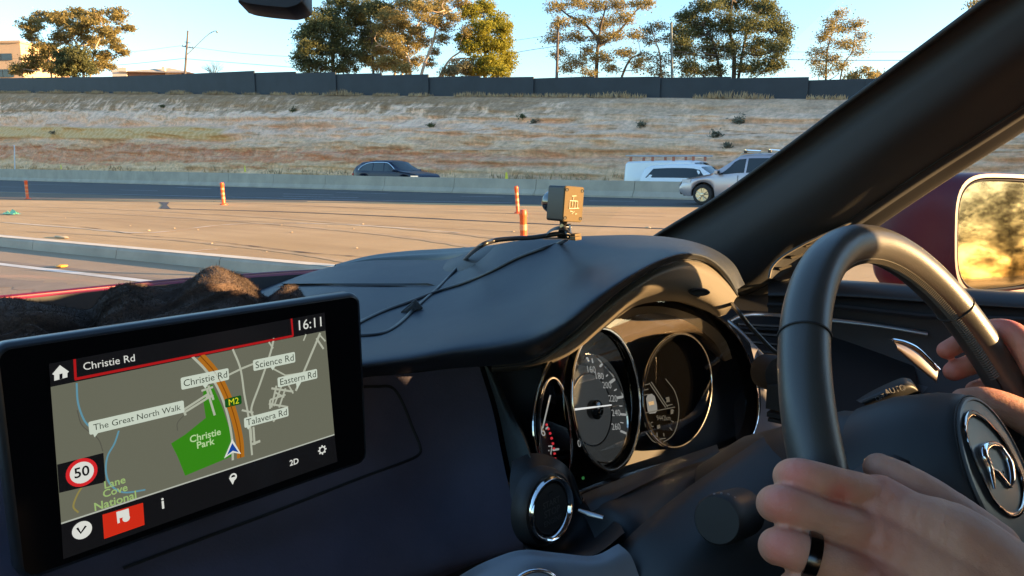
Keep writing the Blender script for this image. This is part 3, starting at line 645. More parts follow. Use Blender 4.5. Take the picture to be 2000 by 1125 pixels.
# ================================================================ VEHICLES ON THE FAR LANES
def paint(name, col, metal=.3): return mat(name, col, rough=.35, metal=metal, coat=.5 if max(col) > .1 else .12, coat_r=.05, spec=.5 if max(col) > .1 else .25)
M_CGLASS = mat('tinted_car_glass', (.015, .02, .022), rough=.04, spec=.5)
M_TYRE = mat('tyre_rubber', (.02, .02, .02), rough=.85); M_TRIM = mat('black_trim', (.02, .02, .022), rough=.5)
M_ALLOY = mat('sun_gold_alloy', (.60, .50, .34), rough=.3, metal=.85); M_CHR = mat('bright_chrome', (.8, .8, .8), rough=.08, metal=1)  # gold in the wheel colour stands in for reflected sunlit ground
M_LAMP = mat('clear_lamp', (.65, .68, .7), rough=.1, spec=.8, coat=1); M_RLAMP = mat('red_lamp', (.45, .02, .015), rough=.15, coat=1)
def vehicle(name, label, cat, loc, heading, pts, body_m, L_, hw, wins, wheels=(.78, -.75), wr=.35, sill=.28, ws=None, extras=None, tumble=.80, group=None, xs=1.0):
    """pts: list of (x fraction -.5..+.5 along length from tail to nose, belt z, top z)"""
    root = empty(name, loc, heading, label, cat, group)
    fx = [p[0]*L_ for p in pts]; zb_ = [p[1] for p in pts]; zt_ = [p[2] for p in pts]
    belt = lambda x: float(np.interp(x, fx, zb_)); top = lambda x: float(np.interp(x, fx, zt_))
    def half(x):
        u = abs(x)/(L_/2); return hw*(1-.16*max(0, (u-.72)/.28)**2.2)
    wx = [wheels[0]*L_/2*.78, wheels[1]*L_/2*.78]
    def bottom(x):
        z = sill+.12*max(0, (abs(x)/(L_/2)-.86)/.14)
        for c in wx:
            if abs(x-c) < wr+.07: z = max(z, wr+math.sqrt(max(0, (wr+.07)**2-(x-c)**2))+.0)
        return z
    S = np.unique(np.concatenate([np.linspace(-L_/2, L_/2, 90)] + [np.linspace(c-wr-.075, c+wr+.075, 22) for c in wx]))
    A = []
    for x in S:
        h = half(x); zb, zs, zt = bottom(x), belt(x), top(x); zs = max(zs, zb+.03); cab = max(0, min(1, (zt-zs-.04)/.35)); ht = h*(1-(1-tumble)*cab)
        row = [(x, h*.94, zb), (x, h*.99, zb+(zs-zb)*.25), (x, h*1.0, zb+(zs-zb)*.55), (x, h*.985, zb+(zs-zb)*.85), (x, h*.96, zs), (x, ht+(h*.96-ht)*.5, zs+(zt-zs)*.45), (x, ht, zs+(zt-zs)*.86), (x, ht*.90, zs+(zt-zs)*.97), (x, ht*.5, zt+.012), (x, 0, zt+.02)]
        row += [(a, -b, c) for a, b, c in row[:-1][::-1]]; A.append(row)
    bm_ = MB().grid(A); bm_.poly(A[0]); bm_.poly(A[-1][::-1])
    bm_.build('body', body_m, root, smooth=40, fix=True)
    MB().box((0, 0, sill+.14), (L_*.93, hw*1.7, .25)).build('underbody', M_TRIM, root)
    def side(x, v, off=.008):   # v 0..1 between belt and roof edge
        h = half(x); zs, zt = belt(x), top(x); cab = max(0, min(1, (zt-zs-.04)/.35)); ht = h*(1-(1-tumble)*cab)
        return x, ht+(h*.96-ht)*(1-v/.86)+off if v > 0 else h*.96+off, zs+(zt-zs)*v
    for (x0b, x0t, x1t, x1b, vlo, vhi) in wins:
        for sgn in (1, -1):
            g = []
            for v in np.linspace(vlo, vhi, 5):
                k = (v-vlo)/(vhi-vlo); xa = (x0b+(x0t-x0b)*k)*L_; xb = (x1b+(x1t-x1b)*k)*L_
                g.append([(lambda q: (q[0], q[1]*sgn, q[2]))(side(x, v)) for x in np.linspace(xa, xb, 8)])
            MB().grid(g).build('side_window', M_CGLASS, root, smooth=60)
    if ws:
        for nm, (xa, xb) in ws.items():
            g = []
            for x in np.linspace(xa*L_, xb*L_, 8):
                h = half(x); zs, zt = belt(x), top(x); cab = max(0, min(1, (zt-zs-.04)/.35)); ht = h*(1-(1-tumble)*cab)
                g.append([(x, v*ht*.9, zt+.022-.035*abs(v)**3) for v in np.linspace(-1, 1, 9)])
            MB().grid(g).build(nm, M_CGLASS, root, smooth=60)
    for c in wx:
        for sgn in (1, -1):
            o = (c, sgn*(hw*.90-.10), wr); ax = (0, sgn, 0)
            wh = MB().lathe(o, ax, [(wr*.62, -.02), (wr*.94, -.03), (wr, .02), (wr, .15), (wr*.95, .2), (wr*.70, .205), (wr*.66, .18)], 32).build('wheel', M_TYRE, root, smooth=50)
            rm = MB().lathe(o, ax, [(wr*.70, .185), (wr*.66, .20), (wr*.62, .185), (wr*.60, .10)], 32)
            rm.lathe(o, ax, [(0.07, .10), (.07, .185), (.05, .195), (.0, .197)], 16)
            for k in range(5):
                for dd in (-.13, .13):
                    a1 = 2*math.pi*k/5+dd*.4+.3; a2 = 2*math.pi*k/5+dd*1.7+.3
                    p1 = (o[0]+math.cos(a1)*.05, o[1]+sgn*.175, o[2]+math.sin(a1)*.05); p2 = (o[0]+math.cos(a2)*wr*.66, o[1]+sgn*.185, o[2]+math.sin(a2)*wr*.66)
                    rm.tube([p1, p2], [.022, .017], 5)
            rm.build('rim', M_ALLOY, wh, smooth=50)
    if extras: extras(root, side, half, belt, top, L_)
    return root
SIL = paint('silver_paint', (.38, .37, .40), .5); WHI = paint('white_paint', (.74, .76, .78), 0); NAV = paint('navy_paint', (.008, .013, .035), .1)
def ex_suv(root, side, half, belt, top, L_):
    for s in (1, -1):
        mir = MB().box((.19*L_, s*1.01, belt(.19*L_)+.10), (.12, .22, .16)).build('door_mirror', SIL, root, bevel=.04, segs=3)
        MB().box((.19*L_-.065, s*1.01, belt(.19*L_)+.10), (.01, .17, .11)).build('mirror_glass', M_CGLASS, mir)
        MB().tube(crom([(-.33*L_, s*.66, top(-.33*L_)+.0), (-.31*L_, s*.66, top(-.31*L_)+.05), (0, s*.66, top(0)+.05), (.05*L_, s*.66, top(.05*L_)+.01)], 12), .022, 6).build('roof_rail', M_ALLOY, root, smooth=50)
        h = MB(); xs_ = np.linspace(.40, .475, 7)*L_
        h.grid([[(x, s*(half(x)+.004-.012*k), .72+.13*(1-k)+.02*0) for x in xs_] for k in (0, .5, 1)]); h.build('headlight', M_LAMP, root)
        for xx in (-.02, -.2): MB().tube([(xx*L_-.09, s*(half(xx*L_)+.012), .92), (xx*L_+.09, s*(half(xx*L_)+.012), .92)], .018, 6).build('door_handle', SIL, root)
        for xx in (.045, -.15): MB().box((xx*L_, s*(half(0)*.99+.002), .68), (.012, .02, .62)).build('door_gap', M_TRIM, root)
        MB().box((-.475*L_, s*.78, .98), (.14, .22, .26)).build('tail_light', M_RLAMP, root, bevel=.03)
    for x in (.015, -.155):
        b = MB().tube([(x*L_, -.68, top(0)+.13), (x*L_, .68, top(0)+.13)], .035, 8, flat=.6).build('roof_bar', M_CHR, root, smooth=50)
        for s in (1, -1): MB().box((x*L_, s*.66, top(0)+.085), (.10, .08, .09)).build('bar_foot', M_TRIM, b, bevel=.01)
    MB().box((.485*L_, 0, .42), (.10, 1.5, .16)).build('lower_grille', M_TRIM, root, bevel=.03)
    MB().box((.492*L_, 0, .72), (.06, .8, .18)).build('grille', M_TRIM, root, bevel=.02)
    MB().box((.47*L_, 0, .58), (.16, 1.45, .14)).build('bumper', SIL, root, bevel=.05)
vehicle('silver_suv', 'silver car with gold tinted alloys and roof bars driving in front of the barrier', 'car', (24.55, 9.0, .004), math.pi/2,
        [(-.5, .95, .98), (-.485, 1.0, 1.12), (-.45, 1.05, 1.52), (-.40, 1.06, 1.62), (-.25, 1.06, 1.68), (-.03, 1.04, 1.68), (.05, 1.03, 1.64), (.13, 1.01, 1.40), (.245, .98, 1.04), (.30, .93, .99), (.42, .84, .89), (.475, .76, .80), (.5, .62, .66)], SIL, 4.6, .90,
        [(.195, .085, .0, .005, .06, .78), (-.01, -.015, -.17, -.17, .06, .78), (-.185, -.185, -.35, -.40, .06, .74)], wr=.345, ws={'windscreen': (.07, .235), 'rear_window': (-.485, -.45)}, extras=ex_suv)
def ex_nav(root, side, half, belt, top, L_):
    for s in (1, -1):
        MB().grid([[(x, s*(half(x)+.006-.02*k), .70+.10*(1-k)) for x in np.linspace(.39, .475, 6)*L_] for k in (0, .5, 1)]).build('headlight', emis('headlamp_glow', (1, .95, .8)), root)
        MB().box((.17*L_, s*1.0, belt(.17*L_)+.09), (.13, .2, .14)).build('door_mirror', NAV, root, bevel=.04)
        MB().box((-.485*L_, s*.72, .86), (.12, .25, .14)).build('tail_light', M_RLAMP, root, bevel=.03)
        pts = [side(x*L_, v, .012) for x, v in ((-.36, .10), (-.385, .2), (-.33, .6), (-.22, .80), (0, .84), (.08, .78), (.19, .07))]
        MB().tube(crom([(p[0], p[1]*s, p[2]) for p in pts], 30), .016, 5).build('window_trim', M_CHR, root)
vehicle('dark_blue_suv', 'dark navy car with bright window trim and lit headlight behind the barrier', 'car', (29.55, 31.5, zfar(33)), -math.pi/2,
        [(-.5, .85, .88), (-.485, .98, 1.05), (-.44, 1.03, 1.35), (-.36, 1.03, 1.55), (-.2, 1.02, 1.63), (-.02, 1.0, 1.63), (.06, 1.0, 1.56), (.22, .98, 1.05), (.3, .95, .99), (.44, .86, .89), (.485, .74, .78), (.5, .6, .64)], NAV, 5.55, .92,
        [(.18, .09, .0, .005, .06, .78), (-.01, -.015, -.16, -.16, .06, .78), (-.175, -.175, -.30, -.37, .06, .72)], wr=.37, ws={'windscreen': (.07, .215), 'rear_window': (-.485, -.40)}, extras=ex_nav)
def ex_wag(root, side, half, belt, top, L_):
    for s in (1, -1):
        MB().box((.17*L_, s*1.0, belt(.17*L_)+.10), (.14, .2, .15)).build('door_mirror', WHI, root, bevel=.04)
        MB().grid([[(x, s*(half(x)+.010), 1.0-.13*k) for x in np.linspace(-.48, -.425, 5)*L_] for k in (0, 1)]).build('tail_light', M_RLAMP, root)
        MB().grid([[(x, s*(half(x)+.006-.02*k), .74+.12*(1-k)) for x in np.linspace(.41, .48, 6)*L_] for k in (0, .5, 1)]).build('headlight', M_LAMP, root)
vehicle('white_wagon', 'white wagon with long dark side window and red tail light behind the barrier', 'car', (29.5, 13.15, zfar(13)), -math.pi/2,
        [(-.5, .95, .98), (-.485, 1.08, 1.25), (-.455, 1.12, 1.58), (-.40, 1.12, 1.67), (-.2, 1.12, 1.73), (.0, 1.11, 1.72), (.07, 1.10, 1.66), (.22, 1.06, 1.14), (.3, 1.02, 1.07), (.44, .92, .96), (.485, .8, .84), (.5, .6, .66)], WHI, 4.75, .93,
        [(.17, .08, -.36, -.43, .10, .76)], wr=.36, ws={'windscreen': (.08, .215), 'rear_window': (-.485, -.455)}, extras=ex_wag)
def ex_van(root, side, half, belt, top, L_):
    m = mat('rack_aluminium', (.62, .60, .60), rough=.4, metal=.5); mo = mat('rack_bracket', (.45, .14, .07), rough=.6)
    rk = MB()
    for s in (-.62, .62): rk.tube([(-.50*L_, s, 2.16), (.30*L_, s, 2.13)], .035, 6)
    for x in np.linspace(-.47, .28, 9): rk.tube([(x*L_, -.62, 2.15), (x*L_, .62, 2.15)], .02, 5)
    rk.build('roof_rack', m, root)
    for x in (-.44, -.20, .02, .22):
        for s in (-.66, .66): MB().box((x*L_, s, 2.0), (.12, .08, .20)).build('rack_bracket', mo, root, bevel=.015)
    for s in (1, -1): MB().box((.30*L_, s*1.0, 1.35), (.14, .2, .2)).build('door_mirror', WHI, root, bevel=.04)
vehicle('white_van', 'white panel van with silver ladder rack on its roof behind the white wagon', 'van', (33.0, 15.8, zfar(15)), -math.pi/2,
        [(-.5, 1.0, 1.05), (-.495, 1.25, 1.80), (-.47, 1.3, 1.88), (-.2, 1.3, 1.91), (.18, 1.3, 1.91), (.23, 1.28, 1.86), (.36, 1.2, 1.30), (.42, 1.1, 1.14), (.48, .9, .95), (.5, .6, .66)], WHI, 4.9, .92,
        [(.34, .24, .12, .12, .05, .7)], wr=.34, ws={'windscreen': (.24, .355)}, extras=ex_van, tumble=.9)

# ---------------------------------------------------------------- orange bollards
M_OR = mat('orange_plastic', (.78, .10, .018), rough=.45, var=.12, vscale=6, dirt=(.30, .07, .03), dscale=12, damt=.5); M_REF = mat('reflective_tape', (.70, .24, .10), rough=.4, var=.15, vscale=10)
def bollard(label, bx, by, ty, wpx, lean=0.0, slim=1.0):
    g = G(bx, by); d = float((g-C0)@FW); h = .75; r = wpx/2*d/F_PX
    root = empty('bollard', tuple(g), 0, label, 'bollard', 'orange lane bollards on the median')
    T_ = lambda z: Vector((0, 0, 0)) + Vector((lean*z*RT[0], lean*z*RT[1], z))
    A_ = MB(); prof = [(r*2.1, 0), (r*2.0, .03), (r*1.1, .05), (r, .07), (r, .66), (r*1.12, .67), (r*1.12, .72), (r*.9, .745), (0, .75)]
    vs = []; n = 20; fs = []
    for rr, z in prof:
        c = T_(z)
        for k in range(n): vs.append((c.x+rr*math.cos(2*math.pi*k/n), c.y+rr*math.sin(2*math.pi*k/n), c.z))
    for i in range(len(prof)-1):
        for k in range(n): fs.append((i*n+k, i*n+(k+1) % n, (i+1)*n+(k+1) % n, (i+1)*n+k))
    A_.add(vs, fs); A_.build('post', M_OR, root, smooth=40)
    for z0, z1 in ((.20, .27), (.34, .41), (.50, .57)):
        b_ = MB(); g_ = []
        for z in (z0, z1): c = T_(z); g_.append([(c.x+(r+.003)*math.cos(2*math.pi*k/n), c.y+(r+.003)*math.sin(2*math.pi*k/n), c.z) for k in range(n)])
        b_.grid(g_, close_v=True).build('reflective_band', M_REF, root, smooth=40)
    return root
bollard('orange bollard furthest left, small and far away', 54, 389, 353, 5.5)
bollard('orange bollard in front of the shaded road left of centre', 437, 400, 357, 7, lean=-.03)
bollard('slim orange bollard left of the dash camera, further of the two together', 1011.5, 417, 363, 7, lean=-.07)
def near_bol():
    r = ray(1022, 409); g = C0+r*((.75-H)/r[2]); g = np.array([g[0], g[1], 0]); d = float((np.array([g[0], g[1], .4])-C0)@FW)
    px = lambda P: (1000+F_PX*float((P-C0)@RT)/float((P-C0)@FW), 562.5-F_PX*float((P-C0)@UP)/float((P-C0)@FW))
    return px(g)
nb = near_bol(); bollard('nearest and thickest orange bollard, its foot hidden by the dash', nb[0]+2, nb[1], 409, 13.5, lean=-.02)
# white marker post behind the barrier
h = atX(28, 330, 30.0); t_ = atX(28, 284, 30.0)
r_ = empty('marker_post', (h[0], h[1], zfar(h[1])), 0, 'thin white post standing behind the barrier at far left', 'post'); shift(MB().tube([(h[0], h[1], zfar(h[1])), t_], .06, 8).build('post', WHI), r_)
M_YEL = mat('yellow_plastic', (.70, .62, .05), rough=.5)
for px_, py_, lab in ((119, 329, 'small yellow marker on the barrier at far left'), (478, 334, 'small yellow marker on the barrier right of the second bollard'), (989, 350, 'faint yellow marker on the barrier behind the slim bollards')):
    q = atX(px_, py_, 27.5); s_ = .16
    mb_ = MB().prism([(q[0], q[1]-.09, q[2]-.05), (q[0], q[1]+.09, q[2]-.05), (q[0], q[1]+.05, q[2]+.30), (q[0], q[1]-.02, q[2]+.33)], (.04, 0, 0)); tag(mb_.build('delineator', M_YEL), lab, 'marker', 'yellow markers on top of the barrier')
# litter
M_GREEN = mat('green_plastic_bag', (.20, .55, .33), rough=.4, var=.2, vscale=20); M_LEAFY = mat('yellow_leaf', (.75, .38, .05), rough=.6); M_STONE = mat('pale_stone', (.60, .45, .28), rough=.9)
g = G(20, 419); bm_ = MB(); A_ = []
for i in range(14):
    A_.append([g+np.array([(i/13-.5)*.25*1.0+.05*math.sin(j), (j/9-.5)*.75, .02+.07*abs(mnoise.noise(Vector((i*.5, j*.5, 2))))*3*math.sin(math.pi*i/13)*math.sin(math.pi*j/9)]) for j in range(10)])
tag(bm_.grid(A_).build('plastic_bag', M_GREEN, smooth=40), 'crumpled light green plastic scrap lying on the median at far left', 'bag')
def blob(name, p, sx, sy, sz, m, lab, cat, grp=None, seed=0):
    rnd = random.Random(seed); mb_ = MB(); A_ = []
    for i in range(7):
        th = math.pi*i/6; A_.append([(p[0]+sx*math.sin(th)*math.cos(f)*(1+rnd.uniform(-.2, .2)), p[1]+sy*math.sin(th)*math.sin(f)*(1+rnd.uniform(-.2, .2)), p[2]+sz*(1+math.cos(th))*(1+rnd.uniform(-.1, .1))) for f in np.linspace(0, 6.283, 10)[:-1]])
    o = mb_.grid(A_, close_v=True).build(name, m, smooth=30); tag(o, lab, cat, grp); return o
g = G(121, 522, -.156); blob('fallen_leaf', g, .08, .09, .02, M_LEAFY, 'orange yellow leaf on the near lane just beyond the white line', 'leaf', seed=1)
g = G(120, 465, .0); blob('dry_bark_strip', g, .06, .28, .02, M_STONE, 'curl of dry bark lying at the kerb edge', 'bark', seed=2)
for i, (x, y, s_) in enumerate([(290, 451, .05), (340, 446.5, .035), (386, 449, .03), (569, 454, .04), (549, 440, .03), (254, 441.5, .03), (413, 476, .03), (708, 438, .04), (696, 485, .03), (1266, 446, .07), (1002, 453, .04), (418, 393.5, .05), (520, 492, .02), (127, 426, .03), (1330, 431, .06), (988, 420, .03), (690, 447, .03), (640, 442, .02)]):
    blob('pebble', G(x, y), s_*.7, s_*.95, s_*.25, M_STONE, 'small pale pebble on the worn median surface', 'pebble', 'pebbles scattered over the median', seed=10+i)
# ================================================================ OUR CAR (interior)
M_SOFT = mat('soft_dash_vinyl', (.024, .031, .043), rough=.52, bump=.35, bscale=700, var=.06, vscale=7, spec=.35, rvar=.02, dirt=(.075, .078, .08), dscale=120, damt=.16)
M_SUEDE = mat('dark_plum_panel', (.075, .068, .098), rough=.78, bump=.4, bscale=500, var=.3, vscale=9, spec=.3, rvar=.08)
M_PLAS = mat('black_plastic', (.022, .023, .025), rough=.5, bump=.12, bscale=900)
M_DEEP = mat('deep_black_plastic', (.010, .010, .011), rough=.65)
M_GLOSS = mat('piano_black', (.006, .006, .006), rough=.06, spec=.6, coat=.6, coat_r=.03)
M_TRIMG = mat('grey_green_trim', (.075, .088, .085), rough=.45)
M_SATIN = mat('satin_silver', (.42, .43, .45), rough=.32, metal=.9)
M_CHRM = mat('chrome', (.85, .85, .85), rough=.10, metal=1)
M_LEATH = mat('wheel_leather', (.050, .048, .045), rough=.36, bump=.35, bscale=1100, spec=.55, rvar=.05)
M_RED = mat('red_body_paint', (.17, .004, .026), rough=.4, metal=.1, coat=.3)
M_GREYP = mat('grey_panel', (.16, .155, .165), rough=.55)
M_PILLAR = mat('pillar_trim', (.028, .029, .031), rough=.75, bump=.35, bscale=1400)
M_RUB = mat('rubber_seal', (.008, .008, .008), rough=.6)
M_COWL = mat('cowl_underside', (.10, .088, .07), rough=.55, bump=.15, bscale=900)

CAR = empty('red_car', (.2, -.6, -.16), 0, 'red car seen from inside, with its dash, steering wheel, pillar, bonnet and mirror', 'car')
INV = Matrix.Translation(-Vector(CAR.location))
def part(name, mb_, m, parent=None, **k):
    o = mb_.build(name, m, **k); o.parent = parent or CAR
    if not parent: o.matrix_parent_inverse = INV
    return o
def rowY(xs, ps, Ys): return [atY(x, p, y) for x, p, y in zip(xs, ps, Ys)]

# ---- main dash pad with the cowl over the instruments
cx_ = [300, 400, 480, 560, 640, 720, 800, 880, 960, 1040, 1110, 1170, 1230, 1290, 1340, 1385, 1420, 1441]
r0 = rowY(cx_, [800, 785, 771, 758, 747, 737, 728, 720, 714, 702, 655, 600, 552, 518, 505, 515, 547, 577], [.51, .50, .49, .475, .46, .44, .42, .40, .365, .322, .277, .262, .254, .249, .248, .252, .258, .264])
r1 = rowY(cx_, [765, 752, 740, 728, 716, 705, 694, 680, 668, 648, 610, 568, 532, 503, 492, 502, 531, 570], [.475, .465, .455, .44, .424, .404, .384, .362, .335, .302, .270, .257, .249, .2455, .245, .249, .255, .264])
r2 = rowY(cx_, [680, 672, 664, 656, 648, 638, 626, 610, 588, 562, 527, 502, 487, 479, 481, 493, 520, 565], [.56, .555, .55, .545, .54, .53, .51, .48, .445, .40, .36, .34, .325, .315, .305, .30, .285, .275])
r3 = rowY(cx_, [592, 582, 572, 548, 524, 510, 508.5, 506, 481, 467, 462.5, 461, 461, 466, 476, 494, 521, 559], [1.0, 1.0, 1.0, .95, .90, .86, .80, .70, .56, .48, .44, .42, .41, .40, .38, .35, .31, .285])
r4 = [p+np.array([.01, .10, -.05]) for p in r3]
r5 = [p+np.array([.02, .18, -.16]) for p in r3]
PADG = loft([r0, r1, r2, r3, r4, r5], 70, 110)
pad = part('dashboard', MB().grid(PADG), M_SOFT, smooth=80)
PADB = BVHTree.FromPolygons([v.co for v in pad.data.vertices], [tuple(p.vertices) for p in pad.data.polygons])
def on_pad(x, y, off=.003, bv=None):
    r = Vector(ray(x, y)).normalized(); h = (bv or PADB).ray_cast(Vector(C0), r, 3)
    if h[0] is None: return None
    return np.array(h[0])-np.array(r)*off
# rolled front lip and underside of the cowl, going back to the cluster
lx_ = [960, 1040, 1110, 1170, 1230, 1290, 1340, 1385, 1420, 1441]
i0 = [r0[cx_.index(x)] for x in lx_]
u1 = rowY(lx_, [717, 706, 660, 605, 556, 521, 508, 518, 549, 579], [.368, .326, .281, .266, .258, .253, .252, .256, .262, .266])
u2 = rowY([960, 1040, 1112, 1172, 1232, 1290, 1338, 1384, 1416, 1436], [722, 712, 672, 620, 572, 538, 527, 538, 562, 584], [.372, .330, .280, .264, .254, .2485, .247, .250, .256, .262])
u3 = rowY([962, 1042, 1112, 1175, 1232, 1276, 1330, 1378, 1406, 1427], [727, 716, 684, 634, 590, 574, 574, 590, 606, 602], [.385, .345, .295, .278, .266, .260, .257, .257, .260, .264])
u4 = rowY([964, 1044, 1112, 1175, 1232, 1276, 1330, 1378, 1402, 1418], [732, 722, 694, 645, 603, 590, 590, 606, 618, 614], [.41, .37, .335, .325, .322, .315, .31, .30, .295, .292])
part('cowl_underside', MB().grid(loft([i0, u1, u2, u3, u4], 30, 80)), M_COWL, smooth=80)
part('cowl_piping', MB().tube(crom([p-FW*.0004 for p in u1], 80), .0009, 6), M_DEEP, smooth=60)
hp = atY(1366, 571, .243); 
part('lip_recess', MB().lathe(hp, -FW-UP*.2, [(.0085, -.004), (.0085, .0005), (.0075, .001), (.0070, -.001), (0, -.0015)], 28, e=RT, sy=.36), M_DEEP, smooth=50)
# seam across the pad, edge strip at the windscreen base
sp = [on_pad(x, 558, -.0005) for x in range(548, 846, 12)]; sp = [p for p in sp if p is not None]
sb = MB(); pv = []
for p in sp: pv.append([p+np.array([0, .013, .0015]), p+np.array([0, .0, .003]), p+np.array([0, -.013, .0015])])
if len(pv) > 2: part('pad_seam', sb.grid(pv), M_DEEP)
arc = [atY(x, y, Y) for x, y, Y in ((655, 516, .93), (720, 499, .91), (790, 490, .86), (860, 485.5, .79), (930, 481, .70), (1000, 473, .62))]
arc2 = [atY(x, y, Y) for x, y, Y in ((655, 522, .91), (720, 508, .885), (790, 503, .83), (860, 500, .76), (930, 492, .67), (1000, 480, .59))]
part('defroster_rim', MB().grid(loft([[p+np.array([0, .012, -.012]) for p in arc], arc, [(a+b)/2+np.array([0, 0, -.001]) for a, b in zip(arc, arc2)], arc2, [p+np.array([0, 0, -.02]) for p in arc2]], 10, 50)), M_TRIMG, smooth=60)
# dark windscreen sill in front of the pad, far left
part('windscreen_sill', MB().grid(loft([[atY(x, y, .965) for x, y in ((-200, 612), (0, 588.5), (300, 558), (480, 543), (660, 531))], [atY(x, y, .96) for x, y in ((-200, 720), (0, 690), (300, 650), (520, 620), (660, 600))]], 4, 20)), M_DEEP)
bl = [atY(x, y, 1.0) for x, y in ((-250, 604), (0, 582), (300, 552), (480, 538), (600, 530), (760, 524))]
part('bonnet', MB().grid(loft([[p+np.array([0, -.05, -.03]) for p in bl], [p+np.array([0, -.012, -.002]) for p in bl], bl, [p+np.array([0, .12, -.03]) for p in bl], [p+np.array([0, .9, -.30]) for p in bl]], 16, 40)), M_RED, smooth=60)

# ---- lower dash panel (plum, soft) beside the screen
cols = [-150, 150, 400, 600, 720, 830, 935]
q0 = rowY(cols, [860, 810, 775, 752, 736, 726, 712], [.47, .465, .46, .45, .437, .42, .395])
q1 = rowY([-150, 150, 400, 600, 725, 850, 962], [960, 905, 865, 838, 825, 812, 800], [.455, .45, .445, .44, .425, .405, .378])
q2 = rowY([-150, 150, 400, 600, 740, 870, 986], [1080, 1040, 1000, 965, 945, 930, 915], [.43, .43, .425, .42, .405, .385, .352])
q3 = rowY([-150, 150, 400, 600, 760, 900, 1020], [1240, 1200, 1160, 1130, 1108, 1085, 1060], [.39, .39, .39, .385, .37, .35, .32])
q4 = rowY([-150, 150, 400, 600, 770, 905, 1025], [1400, 1360, 1300, 1230, 1170, 1110, 1072], [.36, .36, .36, .37, .37, .36, .33])
PG = loft([q0, q1, q2, q3, q4], 40, 60)
lp = part('dash_panel', MB().grid(PG), M_SUEDE, smooth=80)
LPB = BVHTree.FromPolygons([v.co for v in lp.data.vertices], [tuple(p.vertices) for p in lp.data.polygons])
gv = [on_pad(x, y, -.0004, LPB) for x, y in crom([(700, 756, 0), (735, 755, 0), (765, 757, 0), (785, 785, 0), (805, 835, 0), (820, 872, 0), (817, 888, 0), (790, 902, 0), (700, 935, 0), (560, 990, 0), (400, 1050, 0), (240, 1110, 0)], 60)[:, :2]]
part('panel_groove', MB().tube([p for p in gv if p is not None], .0013, 6), M_DEEP)
# grey trim running down between panel and cluster
t0 = [q0[-1], q1[-1], q2[-1], q3[-1]]
t0b = [p+np.array([.002, -.004, 0]) for p in t0]
t1 = rowY([952, 982, 1012, 1050], [716, 795, 885, 1055], [.385, .358, .315, .285])
t2 = rowY([968, 998, 1032, 1085], [728, 800, 880, 1040], [.385, .355, .30, .275])
part('side_trim', MB().grid(loft([t0b, t1, t2], 10, 24)), M_TRIMG, smooth=60)
w1 = rowY([1055, 1062, 1075, 1100], [690, 780, 860, 980], [.36, .345, .335, .32])
part('side_recess', MB().grid(loft([t2, [(a+b)/2+np.array([0, .01, 0]) for a, b in zip(t2, w1)], w1], 10, 20)), M_DEEP, smooth=60)

# ---- instrument cluster; its plane turns slightly towards the driver
PA = atY(1050, 800, .325); PBq = atY(1480, 800, .268); PU = nrm((0, .22, 1)); cu_ = nrm(PBq-PA); cn_ = nrm(np.cross(cu_, PU)); 
if cn_[1] > 0: cn_ = -cn_
def CL(x, y, off=0.0): return on_plane(x, y, PA+cn_*off, cn_)    # off>0 is towards the driver
def cl_ring(pts, off, n=72): return [CL(x, y, off) for x, y in crom([(p[0], p[1], 0) for p in pts], n)[:, :2]]
def ellip(cx, cy, rx, ry, rot, n=72):
    c, s_ = math.cos(R(rot)), math.sin(R(rot)); return [(cx+rx*math.cos(t)*c-ry*math.sin(t)*s_, cy+rx*math.cos(t)*s_+ry*math.sin(t)*c) for t in np.linspace(0, 2*math.pi, n, endpoint=False)]
outer = [(1109, 975), (1070, 930), (1048, 880), (1041, 830), (1048, 770), (1068, 715), (1100, 668), (1145, 625), (1200, 594), (1262, 580), (1325, 586), (1385, 608), (1430, 645), (1460, 695), (1478, 755), (1482, 805), (1472, 845), (1458, 855), (1380, 885), (1290, 915), (1200, 945), (1130, 975), (1109, 975)]
oc = crom([(a, b, 0) for a, b in outer], 120)[:, :2]; cc = np.array([1265, 775])
IC = part('instrument_cluster', MB().poly([CL(x, y, -.034) for x, y in oc[:-1]]), M_DEEP)
def scaled(k): return (oc-cc)*k+cc
RB = MB().grid([[CL(x, y, o_) for x, y in scaled(k)] for k, o_ in ((1.012, -.02), (1.015, .0), (1.0, .004), (.985, .002), (.975, -.004), (.965, -.02), (.955, -.034))])
part('bezel', RB, M_GLOSS, IC, smooth=50)
part('bezel_edge', MB().tube([CL(x, y, .0035) for x, y in oc[2:90]], .0008, 5), M_CHRM, IC)
# inner shroud: the lit brow above the dials
br_o = [(1112, 690), (1150, 645), (1205, 612), (1265, 598), (1325, 605), (1378, 628), (1415, 662), (1430, 700)]
br_i = [(1130, 715), (1165, 665), (1212, 628), (1265, 612), (1318, 618), (1362, 640), (1398, 672), (1416, 706)]
part('brow', MB().grid(loft([[CL(x, y, -.010) for x, y in br_o], [CL(x, y, -.020) for x, y in br_i]], 3, 40)), M_COWL, IC, smooth=60)
br_j = [(1125, 760), (1150, 710), (1192, 672), (1240, 668), (1262, 668), (1300, 655), (1350, 645), (1390, 690)]
part('dial_backing', MB().grid(loft([[CL(x, y, -.020) for x, y in br_i], [CL(x, y, -.032) for x, y in br_j]], 3, 40)), mat('cluster_backing', (.07, .055, .04), rough=.25, coat=.6), IC, smooth=60)
M_DIAL = mat('dial_face', (.0012, .0012, .0012), rough=.9, spec=0); M_DIALG = mat('dial_grey', (.03, .032, .032), rough=.8, spec=.05, emit=tuple(c*.5**EXPO for c in (.028, .030, .030)))
M_MARK = emis('dial_mark', (.30, .31, .30)); M_MARKR = emis('dial_red', (.55, .03, .04)); M_MARKD = emis('dim_readout', (.11, .10, .075)); M_NEED = emis('needle_white', (.75, .75, .72))
